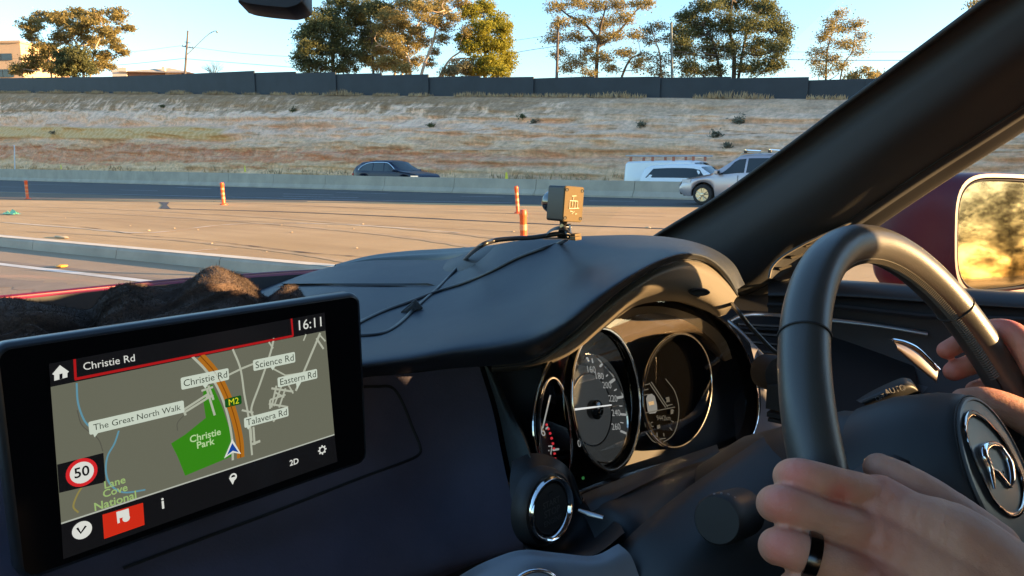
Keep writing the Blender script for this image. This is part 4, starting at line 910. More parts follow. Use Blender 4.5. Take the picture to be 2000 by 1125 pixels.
def gauge(nm, E_out, E_face, face_m, proud):
    g = part(nm, MB().poly([CL(x, y, -.022) for x, y in E_face]), face_m, IC)
    o = np.array(E_out); c = o.mean(0); k = [(1.03, -.030), (1.035, -.004+proud), (1.015, proud), (.985, proud-.001), (.965, proud-.008), (.93, -.022)]
    rg = MB().grid([[CL(*((p-c)*s_+c), q) for p in o] for s_, q in k], close_v=True); part(nm+'_ring', rg, mat(nm+'_shroud', (.015, .015, .015), rough=.22, coat=.5), IC, smooth=60)
    part(nm+'_rim', MB().tube([CL(*((p-c)*1.0+c), proud+.0006) for p in o], .0011, 6, closed=True), M_CHRM, IC, smooth=60)
    return g
gauge('speedometer', ellip(1184, 781, 66, 139, -4), ellip(1183, 785, 61, 132, -4), M_DIAL, .0)
gauge('trip_display', ellip(1322, 763, 67, 111, 6), ellip(1322, 765, 63, 106, 6), M_DIAL, -.006)
gauge('tachometer', ellip(1085, 850, 31, 112, -3), ellip(1085, 852, 28, 106, -3), M_DIAL, -.006)
part('speedometer_disc', MB().poly([CL(x, y, -.0205) for x, y in ellip(1170, 800, 53, 108, -6)]), M_DIALG, IC)
part('speedometer_hub_disc', MB().poly([CL(x, y, -.0195) for x, y in ellip(1155, 800, 39, 71, -5)]), mat('hub_disc', (.035, .038, .038), rough=.8, spec=.05, emit=tuple(c*.5**EXPO for c in (.034, .037, .038))), IC)
part('speedometer_hub_edge', MB().tube([CL(x, y, -.0192) for x, y in ellip(1155, 800, 39, 71, -5)], .0007, 5, closed=True), M_DEEP, IC)
part('needle_hub', MB().lathe(CL(1158, 800, -.019), cn_, [(.0085, 0), (.0085, .005), (.006, .007), (0, .0075)], 28), M_GLOSS, IC, smooth=40)
part('needle', MB().tube([CL(1120, 800, -.012), CL(1194, 791, -.012)], [.0010, .0006], 5), M_NEED, IC)
def cl_text(mb_, s, x, y, h, off=-.0185, rot=0, sx=1.0):
    vs, fs = text_geo(s, 1.0); o = CL(x, y, off); w_ = vs[:, 0].max() if len(vs) else 0
    c, q = math.cos(R(rot)), math.sin(R(rot)); mb_.add([o+(cu_*(((v[0]-w_/2)*c*sx-(v[1]-.35)*q))+PU*((v[0]-w_/2)*q+(v[1]-.35)*c))*h for v in vs], fs)
tm = MB()
for s, x, y in (('160', 1154, 721), ('180', 1170, 734), ('200', 1185, 752), ('220', 1197, 778), ('240', 1203, 806), ('260', 1203, 833), ('0', 1131, 866)): cl_text(tm, s, x, y, .0086)
part('speed_numerals', tm, M_MARK, IC)
tk = MB()
def seg(mb_, a, b, w_=.0008, off=-.0182): mb_.tube([CL(*a, off), CL(*b, off)], w_, 4)
for a, b, w_ in (((1146, 698), (1150, 706), .0009), ((1156, 700), (1158, 709), .0006), ((1172, 716), (1176, 711), .001), ((1184, 735), (1187, 732), .0006), ((1192, 747), (1200, 741), .0013), ((1200, 763), (1204, 760), .0006), ((1206, 777), (1216, 775), .0013), ((1210, 793), (1215, 793), .0006), ((1212, 809), (1222, 810), .0013), ((1212, 825), (1217, 826), .0006), ((1213, 842), (1222, 846), .0013)): seg(tk, a, b, w_)
part('speed_ticks', tk, M_MARK, IC)
part('dial_arc', MB().tube([CL(x, y, -.0195) for x, y in crom([(1142, 692, 0), (1160, 694, 0), (1182, 715, 0), (1205, 745, 0), (1220, 785, 0), (1226, 830, 0), (1220, 865, 0), (1207, 890, 0), (1190, 903, 0), (1168, 902, 0)], 50)[:, :2]], .0011, 5), mat('arc_silver', (.75, .75, .73), rough=.2, metal=.9), IC)
tt = MB()
for s, x, y in (('6', 1060, 842), ('7', 1076, 879)): cl_text(tt, s, x, y, .0115)
seg(tt, (1080, 879), (1091, 877), .0009); seg(tt, (1066, 880), (1072, 880), .0007); seg(tt, (1066, 838), (1070, 834), .0007)
seg(tt, (1060, 836), (1075, 772), .0006, -.015)
part('rev_numerals', tt, M_MARK, IC)
rd_ = MB(); ra = crom([(1067, 828, 0), (1075, 848, 0), (1081, 872, 0), (1084, 895, 0), (1083, 920, 0)], 20)[:, :2]
for k in range(0, 19, 2): seg(rd_, tuple(ra[k]), tuple(ra[k]+(ra[k+1]-ra[k])*.75), .0010)
part('red_line', rd_, M_MARKR, IC)
td = MB()
for s, x, y, h in (('9442km', 1296, 816, .0072), ('16°C', 1267, 829, .0072)): cl_text(td, s, x, y, h, -.019)
for a, b in (((1258, 807), (1318, 795)), ((1268, 748), (1300, 796)), ((1272, 746), (1304, 795)), ((1258, 762), (1266, 760)), ((1259, 752), (1267, 750)), ((1257, 772), (1266, 770)), ((1283, 845), (1284, 857)), ((1296, 846), (1297, 852)), ((1308, 835), (1312, 840)), ((1311, 822), (1316, 824)), ((1285, 858), (1300, 856)), ((1312, 803), (1316, 802)), ((1300, 778), (1306, 777)), ((1301, 785), (1308, 784)), ((1303, 792), (1313, 790))): seg(td, a, b, .0005, -.019)
td.add([CL(x, y, -.019) for x, y in ((1301, 776), (1307, 775), (1308, 783), (1302, 784))], [(0, 1, 2, 3)]); td.add([CL(x, y, -.019) for x, y in ((1310, 800), (1315, 799), (1315, 808), (1310, 809))], [(0, 1, 2, 3)]); td.add([CL(x, y, -.019) for x, y in ((1283, 831), (1289, 829), (1290, 836), (1284, 838))], [(0, 1, 2, 3)])
part('readout', td, M_MARKD, IC)
ci = MB().poly([CL(x, y, -.0188) for x, y in ((1262, 778), (1265, 771), (1273, 769), (1279, 774), (1283, 790), (1284, 802), (1280, 807), (1268, 808), (1265, 802))]); part('car_symbol', ci, emis('car_symbol', (.22, .22, .20)), IC)
ci = MB().poly([CL(x, y, -.0183) for x, y in ((1266, 785), (1277, 783), (1278, 790), (1268, 792))]); part('car_symbol_glass', ci, M_DEEP, IC)
part('readout_arc', MB().tube([CL(x, y, -.019) for x, y in crom([(1300, 740, 0), (1318, 765, 0), (1326, 800, 0), (1320, 838, 0), (1305, 858, 0), (1280, 864, 0), (1262, 845, 0)], 30)[:, :2]], .0004, 4), M_MARKD, IC)
part('status_light', MB().poly([CL(x, y, -.018) for x, y in ((1136, 932), (1141, 930), (1142, 936), (1137, 937))]), emis('green_light', (.02, .12, .03)), IC)
# clear cluster lens
def glass(name, refl, tint=(1, 1, 1)):
    m = bpy.data.materials.new(name); m.use_nodes = True; n = m.node_tree; n.nodes.clear(); N = n.nodes; L = n.links
    o = N.new('ShaderNodeOutputMaterial'); t = N.new('ShaderNodeBsdfTransparent'); t.inputs[0].default_value = (*tint, 1); g = N.new('ShaderNodeBsdfGlossy'); g.inputs['Roughness'].default_value = 0.0
    lw = N.new('ShaderNodeFresnel'); lw.inputs[0].default_value = 1.45; mu = N.new('ShaderNodeMath'); mu.operation = 'MULTIPLY'; mu.inputs[1].default_value = refl
    L.new(lw.outputs[0], mu.inputs[0]); mx = N.new('ShaderNodeMixShader'); L.new(mu.outputs[0], mx.inputs[0]); L.new(t.outputs[0], mx.inputs[1]); L.new(g.outputs[0], mx.inputs[2]); L.new(mx.outputs[0], o.inputs[0]); return m
M_LENS = glass('cluster_lens', .09)
part('lens', MB().poly([CL(x, y, -.004+.0) for x, y in scaled(.972)[:-1]]), M_LENS, IC)

# ---- lower cluster surround, column shroud, start button
def surf(name, rows, m, nu=16, nv=36, parent=None, sm=80): return part(name, MB().grid(loft(rows, nu, nv)), m, parent, smooth=sm)
A3 = lambda L_: [at(x, y, d) for x, y, d in L_]
surf('cluster_shelf', [A3([(1120, 985, .535), (1200, 946, .545), (1300, 912, .60), (1400, 880, .66), (1480, 845, .70)]),
                       A3([(1135, 1000, .515), (1210, 972, .51), (1310, 935, .57), (1410, 900, .63), (1500, 860, .68)]),
                       A3([(1155, 1035, .50), (1240, 1010, .49), (1330, 970, .55), (1420, 925, .62), (1520, 880, .67)]),
                       A3([(1190, 1125, .48), (1280, 1070, .48), (1360, 1015, .54), (1450, 960, .60), (1540, 900, .66)])], M_PLAS)
surf('shelf_ridge', [A3([(1135, 966, .535), (1200, 940, .535), (1300, 902, .59), (1400, 868, .65)]), A3([(1142, 978, .515), (1210, 952, .52), (1305, 915, .58), (1405, 882, .64)]), A3([(1156, 1000, .505), (1225, 962, .515), (1310, 922, .575), (1408, 888, .64)])], M_PLAS, 8)
surf('column_shroud', [A3([(1120, 1250, .46), (1160, 1130, .455), (1233, 1043, .46), (1330, 962, .485), (1420, 900, .52), (1500, 848, .56), (1580, 800, .60)]),
                       A3([(1150, 1260, .44), (1195, 1150, .44), (1262, 1058, .445), (1355, 980, .47), (1445, 915, .505), (1530, 862, .545), (1600, 815, .59)]),
                       A3([(1250, 1290, .43), (1300, 1190, .42), (1360, 1110, .425), (1450, 1030, .45), (1540, 950, .49), (1620, 885, .53), (1680, 830, .58)]),
                       A3([(1400, 1350, .44), (1450, 1250, .43), (1500, 1180, .43), (1580, 1100, .45), (1660, 1010, .49), (1720, 930, .53), (1760, 880, .58)])], M_PLAS, 24, 40)
kc = at(1412, 1012, .425); kax = nrm(RT*-.55+FW*-.75+UP*.12)
KN = part('column_knob', MB().lathe(kc, kax, [(.0145, -.03), (.0145, 0), (.0140, .008), (.0128, .0098), (.0, .0102)], 40), M_DEEP, smooth=40)
kt = MB()
for k in range(5): a = R(40+k*16); kt.box(Vector(kc)+Vector([float(q) for q in kax])*.004+(Vector([float(q) for q in RT])*math.cos(a)+Vector([float(q) for q in UP])*math.sin(a))*.0145, (.0010, .0010, .0010))
part('knob_tick', kt, M_GREYP, KN)
# engine start button
bc = atY(1073, 993, .262); bn = nrm((-.10, -1, .12)); be = nrm(np.cross((0, 0, 1), bn)); bup = np.cross(bn, be)
def ringprof(o, prof, m, name, parent=None, n=56, sm=50): return part(name, MB().lathe(o, bn, prof, n), m, parent, smooth=sm)
SB = ringprof(bc, [(.0262, -.010), (.0260, -.005), (.0248, -.001), (.0230, .0006), (.0205, -.001)], M_PLAS, 'start_button')
ringprof(bc, [(.0208, -.001), (.0212, .0025), (.0200, .0040), (.0182, .0030), (.0172, -.0015)], M_CHRM, 'button_ring', SB)
ringprof(bc, [(.0166, -.004), (.0166, .0005), (.0158, .0016), (.0, .0020)], M_DEEP, 'button_cap', SB)
bt = MB()
for s, dy, h in (('START', .0042, .0058), ('STOP', -.0018, .0066), ('ENGINE', -.0078, .0050)):
    vs, fs = text_geo(s, 1.0, True); w_ = vs[:, 0].max(); bt.add([bc+bn*.0023+be*(v[0]-w_/2)*h+bup*((v[1]-.3)*h+dy) for v in vs], fs)
part('button_lettering', bt, mat('faint_print', (.06, .06, .06), rough=.5), SB)
part('button_lamp', MB().box(bc+bn*.0022+bup*.0105, (.005, .0006, .0018)), M_DEEP, SB)
surf('button_surround', [A3([(1000, 900, .52), (1040, 885, .53), (1085, 895, .53), (1118, 925, .53), (1135, 975, .52)]), A3([(996, 960, .505), (1040, 940, .503), (1085, 945, .515), (1126, 975, .53), (1158, 1008, .52)]),
                         A3([(1018, 1048, .485), (1050, 1064, .490), (1100, 1068, .508), (1152, 1048, .505), (1205, 1020, .485)]), A3([(1030, 1080, .450), (1060, 1082, .445), (1110, 1090, .44), (1165, 1082, .44), (1220, 1040, .45)])], M_PLAS, 16, 24)
part('ledge_tab', MB().tube([at(1130, 996, .462), at(1152, 1004, .455), at(1178, 1011, .45)], [.001, .0016, .0012], 8, flat=.5), M_SATIN, smooth=60)
surf('silver_trim', [A3([(850, 1160, .44), (905, 1120, .44), (960, 1092, .44), (1020, 1074, .44), (1090, 1080, .437), (1160, 1085, .437), (1208, 1062, .44)]),
                     A3([(860, 1190, .435), (920, 1148, .43), (975, 1118, .43), (1035, 1098, .43), (1100, 1104, .43), (1170, 1108, .43), (1232, 1085, .435)]),
                     A3([(900, 1290, .43), (960, 1230, .425), (1010, 1190, .42), (1060, 1170, .42), (1120, 1170, .42), (1190, 1160, .425), (1250, 1130, .43)])], mat('blue_grey_trim', (.20, .215, .24), rough=.4, metal=.4), 14, 36)
vc = at(1045, 1175, .42); part('vent_ring', MB().tube([vc+RT*.0165*math.cos(t)+UP*.0175*math.sin(t)+FW*.004*math.cos(t) for t in np.linspace(0, 2*math.pi, 50, endpoint=False)], .0014, 8, closed=True), M_CHRM, smooth=60)

# ---- centre screen, in its own plane (u right, v up)
so = at(414.44, 818.1, .43); rz = -.0796; tl = .02266
su = np.array([math.cos(rz), math.sin(rz), 0]); sn = np.array([math.sin(rz), -math.cos(rz), 0]); sv = np.array([0, 0, 1])*math.cos(tl)-sn*math.sin(tl); sn = np.cross(su, sv); 
if sn[1] > 0: sn = -sn
def SP(x, y, off=0): return on_plane(x, y, so+sn*off, sn)
def SZ(zx, zy, off=0): return SP(zx*.5024, 560+zy*.5022, off)
def uv(p): return np.array([np.dot(p-so, su), np.dot(p-so, sv)])
def W(u, v, off=0): return so+su*u+sv*v+sn*off
tr_ = uv(SP(692, 571)); brr = uv(SP(732, 888)); tl_u = uv(SP(-20, 676))[0]
u0, u1_, v1 = tl_u, (tr_[0]+brr[0])/2, tr_[1]; v0 = brr[1]-.004
def rrect(u0, u1, v0, v1, r, n=8):
    o = []
    for cx, cy, a0 in ((u1-r, v1-r, 0), (u0+r, v1-r, 90), (u0+r, v0+r, 180), (u1-r, v0+r, 270)):
        for k in range(n+1): a = R(a0+90*k/n); o.append((cx+r*math.cos(a), cy+r*math.sin(a)))
    return o
SC = MB(); prof = [(-.010, -.022), (-.002, -.018), (0, -.010), (0, -.003), (-.0012, -.0005), (-.003, 0)]
SC.grid([[W(u, v, o_) for u, v in rrect(u0-d, u1_+d, v0-d, v1+d, .0085+d, 8)] for d, o_ in prof], close_v=True); SC.poly([W(u, v, -.022) for u, v in rrect(u0+.01, u1_-.01, v0+.01, v1-.01, .004, 8)][::-1])
SCR = part('touchscreen', SC, mat('screen_shell', (.012, .014, .018), rough=.3), smooth=50)
part('screen_glass', MB().poly([W(u, v, 0) for u, v in rrect(u0+.003, u1_-.003, v0+.003, v1-.003, .006, 8)]), mat('screen_glass', (.004, .004, .005), rough=.08, spec=.06), SCR)
part('screen_foot', MB().box(W((u0+u1_)/2, (v0+v1)/2-.03, -.045), (.08, .05, .05)), M_DEEP, SCR)
E_MAP = emis('map_grey', lin(102, 103, 88)); E_BAR = emis('bar_black', (.006, .006, .007)); E_RD = emis('map_road', lin(172, 176, 158)); E_OR = emis('motorway_orange', lin(168, 104, 26)); E_ORD = emis('motorway_line', lin(120, 66, 14))
E_GRN = emis('park_green', lin(52, 128, 22)); E_LBL = emis('label_white', lin(196, 206, 190)); E_INK = emis('label_ink', lin(52, 60, 48)); E_WHT = emis('white_text', lin(215, 216, 208)); E_RED = emis('red_line', lin(168, 22, 24)); E_BLU = emis('river_blue', lin(92, 142, 160))
E_RBT = emis('red_button', lin(200, 42, 22)); E_SGN = emis('sign_green', lin(20, 78, 26)); E_YEL = emis('sign_yellow', lin(215, 216, 40)); E_NAV = emis('arrow_blue', lin(24, 66, 150)); E_PTX = emis('park_text', lin(150, 178, 110)); E_LINE = emis('bar_line', lin(176, 180, 168)); E_SR = emis('speed_red', lin(205, 36, 40)); E_DIM = emis('dim_reflection', lin(36, 26, 22)); E_TRK = emis('track_dark', lin(84, 84, 74))
def zpoly(mb_, pts, off): return mb_.poly([SZ(x, y, off) for x, y in pts])
def zline(mb_, pts, w_, off, n=None):
    P = np.array([SZ(x, y, off) for x, y in pts]); 
    if n: P = crom(P, n)
    L_ = []
    for i, p in enumerate(P):
        d = nrm(P[min(i+1, len(P)-1)]-P[max(i-1, 0)]); s_ = np.cross(sn, d)*w_/2; L_.append([p-s_, p+s_])
    return mb_.grid(L_)
zf_ = .1601/1080   # metres per zoomed pixel across the display, roughly
part('header_bar', zpoly(MB(), [(190, 300), (1262, 100), (1266, 173), (197, 392)], .0006), E_BAR, SCR)
part('map', zpoly(MB(), [(197, 390), (1265, 171), (1300, 574), (238, 920)], .0007), E_MAP, SCR)
part('toolbar', zpoly(MB(), [(238, 922), (1300, 576), (1312, 680), (246, 1060)], .0006), E_BAR, SCR)
o1 = .0009; mp = MB()
for pts, w_ in ((((748, 272), (800, 325), (850, 400), (885, 500), (903, 600), (905, 675)), .0014), (((905, 243), (935, 320), (950, 420), (965, 500), (975, 600), (980, 655)), .0012), (((885, 345), (940, 318), (985, 300)), .0012),
                (((1065, 200), (1050, 262), (1010, 380), (978, 470), (985, 510)), .0013), (((1055, 315), (1110, 345), (1180, 335)), .0010), (((1245, 180), (1190, 310), (1150, 405)), .0015), (((1230, 200), (1258, 242)), .0013), (((1245, 190), (1265, 212)), .0010), (((1190, 185), (1180, 210)), .0010),
                (((715, 490), (820, 425)), .0013), (((712, 480), (808, 418)), .0013), (((712, 478), (722, 500)), .0013), (((805, 400), (835, 500)), .0013), (((783, 405), (828, 390)), .0012), (((800, 430), (830, 425)), .0013), (((810, 385), (830, 440)), .0013),
                (((985, 545), (990, 615)), .0013), (((965, 500), (975, 560), (978, 600)), .0013), (((980, 612), (1012, 600)), .0016), (((1055, 395), (1140, 408)), .0013), (((1075, 385), (1055, 470)), .0013), (((1095, 385), (1065, 465)), .0011), (((1110, 395), (1085, 470)), .0012), (((1050, 440), (1110, 420)), .0011), (((1045, 455), (1120, 468)), .0012), (((1068, 410), (1105, 430)), .0011), (((1120, 380), (1140, 415)), .0010), (((1050, 475), (1050, 440)), .0012), (((1062, 525), (1080, 500)), .0012), (((1045, 215), (1062, 240)), .0010), (((940, 480), (985, 490)), .0012)):
    zline(mp, pts, w_, o1, 24 if len(pts) > 3 else None)
part('map_roads', mp, E_RD, SCR)
part('map_track', zline(zline(MB(), [(300, 480), (320, 540), (380, 590), (400, 640)], .0005, o1, 20), [(715, 500), (690, 530), (690, 560)], .0005, o1, 10), E_TRK, SCR)
hw_ = [(715, 215), (780, 270), (840, 340), (885, 430), (915, 520), (932, 600), (936, 665)]
part('motorway', zline(MB(), hw_[1:], .0047, o1+.0001, 30), E_OR, SCR); part('motorway_lines', zline(MB(), hw_[1:], .0006, o1+.0003, 30), E_ORD, SCR)
part('map_river', zline(zline(MB(), [(298, 375), (303, 450), (325, 515), (350, 545), (370, 556)], .0009, o1, 20), [(462, 560), (445, 610), (418, 660), (412, 720), (430, 770), (480, 800), (565, 790)], .0009, o1, 30), E_BLU, SCR)
part('map_yellow_path', zline(MB(), [(318, 780), (300, 810), (285, 855), (305, 878)], .0009, o1, 12), emis('path_yellow', lin(140, 128, 70)), SCR)
part('park_area', zpoly(MB(), [(665, 610), (720, 575), (800, 510), (790, 440), (790, 400), (825, 380), (865, 470), (895, 560), (900, 660), (720, 735), (690, 660)], .0008), E_GRN, SCR)
LAB = []
def slab(p, h, off, t, m, anchor='l', bold=False):   # lettering laid in the screen plane
    vs, fs = text_geo(t, 1.0, bold); w_ = vs[:, 0].max()
    c = uv(SZ(*p)); mb_ = MB(); x0 = 0 if anchor == 'l' else -w_/2
    mb_.add([W(c[0]+(v[0]+x0)*h, c[1]+v[1]*h, off) for v in vs], fs); return mb_, w_*h
def label(t, p0, p1, hfac=1.0, m_bg=E_LBL, m_tx=E_INK, ptr=None):
    a = uv(SZ(*p0)); b = uv(SZ(*p1))   # left-bottom, right-top corners of the plate
    g = part('label_plate', MB().poly([W(u, v, .0012) for u, v in rrect(a[0], b[0], a[1], b[1], .0009, 4)]), m_bg, SCR)
    if ptr: part('label_pointer', zpoly(MB(), ptr, .00115), m_bg, SCR)
    hh = (b[1]-a[1]); vs, fs = text_geo(t, 1.0); w_ = vs[:, 0].max(); k = min(hh*.98, (b[0]-a[0])*.92/w_)
    cx, cy = (a[0]+b[0])/2, (a[1]+b[1])/2
    part('label_text', MB().add([W(cx+(v[0]-w_/2)*k, cy+(v[1]-.33)*k, .0014) for v in vs], fs), m_tx, SCR)
label('The Great North Walk', (345, 575), (710, 440), ptr=[(358, 565), (388, 560), (368, 586)])
label('Christie Rd', (702, 400), (884, 315), ptr=[(785, 378), (815, 372), (798, 396)])
label('Science Rd', (982, 327), (1142, 252), ptr=[(1048, 305), (1078, 298), (1060, 325)])
label('Eastern Rd', (1077, 391), (1228, 318), ptr=[(1150, 370), (1175, 364), (1155, 400)])
label('Talavera Rd', (947, 548), (1116, 465), ptr=[(955, 540), (980, 534), (965, 556)])
label('M2', (872, 470), (934, 420), m_bg=E_SGN, m_tx=E_YEL)
for t, p, h in (('Christie', (796, 589), .0057), ('Park', (797, 619), .0057), ('Lane', (444, 772), .0057), ('Cove', (446, 804), .0057), ('National', (447, 845), .0062)):
    mb_, _ = slab(p, h, .0011, t, None, 'c', True); part('park_name', mb_, E_PTX if p[0] < 500 else emis('park_name_pale', lin(176, 205, 150)), SCR)
mb_, _ = slab((320, 324), .0055, .0012, 'Christie Rd', None); part('title_text', mb_, E_WHT, SCR)
mb_, _ = slab((1149, 170), .0090, .0012, '16:11', None); part('clock_text', mb_, E_WHT, SCR)
rl = zline(MB(), [(290, 282), (294, 360)], .0012, .0012); zline(rl, [(290, 360), (1140, 191)], .0014, .00122); zline(rl, [(1139, 191), (1133, 124)], .0012, .0012); part('title_frame', rl, E_RED, SCR)
part('bar_line', zline(MB(), [(238, 921), (1300, 575)], .0008, .0012), E_LINE, SCR)
hm = zpoly(MB(), [(203, 340), (233, 305), (268, 330), (262, 336), (262, 352), (211, 366), (211, 344)], .0012); part('home_icon', hm, E_WHT, SCR); part('home_icon_door', zpoly(MB(), [(231, 340), (243, 337), (243, 357), (231, 360)], .0014), E_BAR, SCR)
part('map_button', zpoly(MB(), [(398, 887), (556, 840), (562, 926), (405, 981)], .0009), E_RBT, SCR)
fl = zpoly(MB(), [(452, 877), (462, 873), (466, 918), (457, 921)], .0012); zpoly(fl, [(455, 876), (500, 862), (503, 890), (460, 902)], .0012)
cpt = uv(SZ(487, 898)); fl.poly([W(cpt[0]+.0019*math.cos(a), cpt[1]+.0019*math.sin(a), .0013) for a in np.linspace(0, 6.283, 20)[:-1]]); part('flag_icon', fl, E_WHT, SCR)
def disc(mb_, p, r, off, n=28, r2=None):
    c = uv(SZ(*p)); 
    if r2: return mb_.grid([[W(c[0]+q*math.cos(a), c[1]+q*math.sin(a), off) for a in np.linspace(0, 2*math.pi, n, endpoint=False)] for q in (r, r2)], close_v=True)
    return mb_.poly([W(c[0]+r*math.cos(a), c[1]+r*math.sin(a), off) for a in np.linspace(0, 2*math.pi, n, endpoint=False)])
part('tick_icon', disc(MB(), (316, 944), .0047, .0012), E_WHT, SCR); part('tick_mark', zline(MB(), [(300, 938), (314, 958), (334, 930)], .0011, .0014), E_BAR, SCR)
mb_, _ = slab((630, 860), .0092, .0012, 'i', None, 'c', True); part('info_icon', mb_, E_WHT, SCR)
pn = disc(MB(), (903, 738), .0023, .0012, 24, .0013); zpoly(pn, [(890, 745), (917, 738), (905, 770)], .0012); part('pin_icon', pn, E_WHT, SCR)
mb_, _ = slab((1140, 690), .0052, .0012, '2D', None, 'c', True); part('view_icon', mb_, E_WHT, SCR)
gr = disc(MB(), (1249, 633), .0024, .0012, 24, .0016); gc = uv(SZ(1249, 633))
for k in range(8):
    a = k*math.pi/4; gr.box(W(gc[0]+.0027*math.cos(a), gc[1]+.0027*math.sin(a), .0012), (.0008, .0003, .0008))
part('settings_icon', gr, E_WHT, SCR)
part('speed_plate', zpoly(MB(), [(222, 692), (402, 646), (410, 760), (230, 802)], .0010), E_BAR, SCR)
part('speed_sign_ring', disc(MB(), (315, 720), .0074, .0012), E_SR, SCR); part('speed_sign_face', disc(MB(), (315, 720), .0056, .0014), E_WHT, SCR)
mb_, _ = slab((315, 735), .0074, .0016, '50', None, 'c', True); part('speed_sign_number', mb_, E_BAR, SCR)
part('position_arrow', zpoly(MB(), [(903, 592), (937, 650), (905, 645), (871, 668)], .0016), E_WHT, SCR); part('position_arrow_fill', zpoly(MB(), [(903, 608), (928, 644), (905, 638), (882, 656)], .0018), E_NAV, SCR)

# ---- right part of the dash: vent, trim, door
surf('dash_end', [A3([(1405, 610, .99), (1500, 610, 1.0), (1620, 612, .97), (1760, 640, .93)]), A3([(1415, 640, .95), (1500, 640, .95), (1640, 645, .92), (1780, 680, .88)]), A3([(1430, 760, .86), (1530, 760, .86), (1660, 770, .84), (1800, 800, .80)]), A3([(1440, 900, .78), (1560, 900, .78), (1700, 900, .76), (1850, 930, .70)])], M_DEEP, 14, 24)
surf('grey_panel', [A3([(1462, 660, .80), (1500, 700, .79), (1530, 730, .78)]), A3([(1482, 740, .77), (1505, 760, .77), (1530, 780, .76)]), A3([(1486, 800, .76), (1510, 810, .75), (1540, 820, .74)]), A3([(1474, 850, .72), (1510, 850, .71), (1550, 850, .70)])], M_GREYP, 14, 12)
part('vent_trim', MB().tube(crom([at(1424, 628, .86), at(1445, 618, .88), at(1480, 614, .90), (at(1535, 617, .90)), at(1640, 627, .88), at(1730, 638, .86), at(1812, 652, .84)], 40), .0028, 8, flat=.7), M_SATIN, smooth=60)
part('vent_trim_edge', MB().tube(crom([at(1424, 628, .86), at(1448, 650, .83), at(1475, 680, .80), at(1500, 705, .78), at(1512, 716, .77)], 20), .0022, 8), M_SATIN, smooth=60)
vs_ = MB()
for k in range(5): vs_.tube([at(1440+k*11, 634+k*17, .86), at(1560, 640+k*19, .90)], .0020, 5)
part('vent_vane', vs_, M_DEEP)
DP = MB()
door_top = lambda x: float(np.interp(x, [1440, 1640, 2000, 2200], [548, 549, 572, 585]))
dr = [[atX(x, door_top(x)+dy, X_) for x in (1500, 1640, 1800, 2000, 2250)] for dy, X_ in ((-2, .985), (3, .955), (28, .935), (45, .945), (150, .94), (330, .90), (700, .85))]
DOOR = part('driver_door', MB().grid(loft(dr, 50, 40)), M_PLAS, smooth=70)
part('door_groove', MB().tube([atX(1500, 596, .935), atX(1640, 600, .932), atX(1800, 618, .93), atX(2000, 625, .93), atX(2200, 640, .93)], .0035, 6), M_DEEP, DOOR)
part('door_inlay', MB().grid(loft([[atX(x, y, .93) for x, y in ((1560, 722), (1660, 728), (1760, 742), (1880, 775))], [atX(x, y, .925) for x, y in ((1560, 740), (1660, 752), (1760, 764), (1880, 800))]], 6, 20)), mat('blue_grey_inlay', (.05, .065, .08), rough=.4), DOOR)
hs = [[at(x, y, .74) for x, y in ((1742, 663), (1765, 668), (1790, 680), (1812, 700), (1832, 722))], [at(x, y, .735) for x, y in ((1752, 676), (1775, 695), (1795, 712), (1815, 728), (1830, 740))]]
surf('door_handle', [[p+np.array([0, .004, .0]) for p in hs[0]], hs[0], hs[1], [p+np.array([0, 0, -.004]) for p in hs[1]]], mat('chrome_sun_bronze', (.30, .25, .21), rough=.28, metal=.8), 8, 20, DOOR)  # bronze tone puts warm sunlight into the chrome handle's colour
part('door_handle_rim', MB().tube(crom([p-FW*.002 for p in hs[0]], 20), .0016, 6), M_CHRM, DOOR, smooth=60)
# light switch stalk
ST = surf('light_stalk', [A3([(1672, 782, .60), (1700, 765, .60), (1735, 748, .60), (1762, 738, .60), (1778, 740, .60)]), A3([(1680, 786, .59), (1705, 773, .585), (1740, 758, .58), (1770, 748, .58), (1786, 750, .585)]), A3([(1690, 792, .59), (1715, 783, .585), (1750, 772, .58), (1785, 762, .58), (1800, 770, .585)]), A3([(1690, 800, .60), (1720, 800, .60), (1760, 795, .60), (1800, 790, .60), (1815, 800, .60)])], M_PLAS, 12, 20)
def cam_text(t, x, y, d, h, rot, m, parent):
    vs, fs = text_geo(t, 1.0, True); w_ = vs[:, 0].max(); o = at(x, y, d); c, q = math.cos(R(rot)), math.sin(R(rot))
    a = nrm(RT*.95+FW*.1); b = nrm(UP*.8+FW*.5)
    return part('stalk_print', MB().add([o+(a*((v[0]-w_/2)*c-(v[1]-.35)*q)+b*((v[0]-w_/2)*q+(v[1]-.35)*c))*h for v in vs], fs), m, parent)
M_PRT = mat('grey_print', (.085, .085, .085), rough=.6)
cam_text('AUTO', 1748, 761, .574, .0066, 14, M_PRT, ST); cam_text('OFF', 1719, 776, .574, .0052, 20, M_PRT, ST)
part('stalk_print', MB().poly([at(x, y, .574) for x, y in ((1732, 764), (1732, 770), (1738, 767))]), M_PRT, ST)
part('stalk_print', MB().tube([at(1763, 758, .574)+RT*.002*math.cos(t)+UP*.002*math.sin(t) for t in np.linspace(0, 6.28, 12)], .0003, 4), M_PRT, ST)

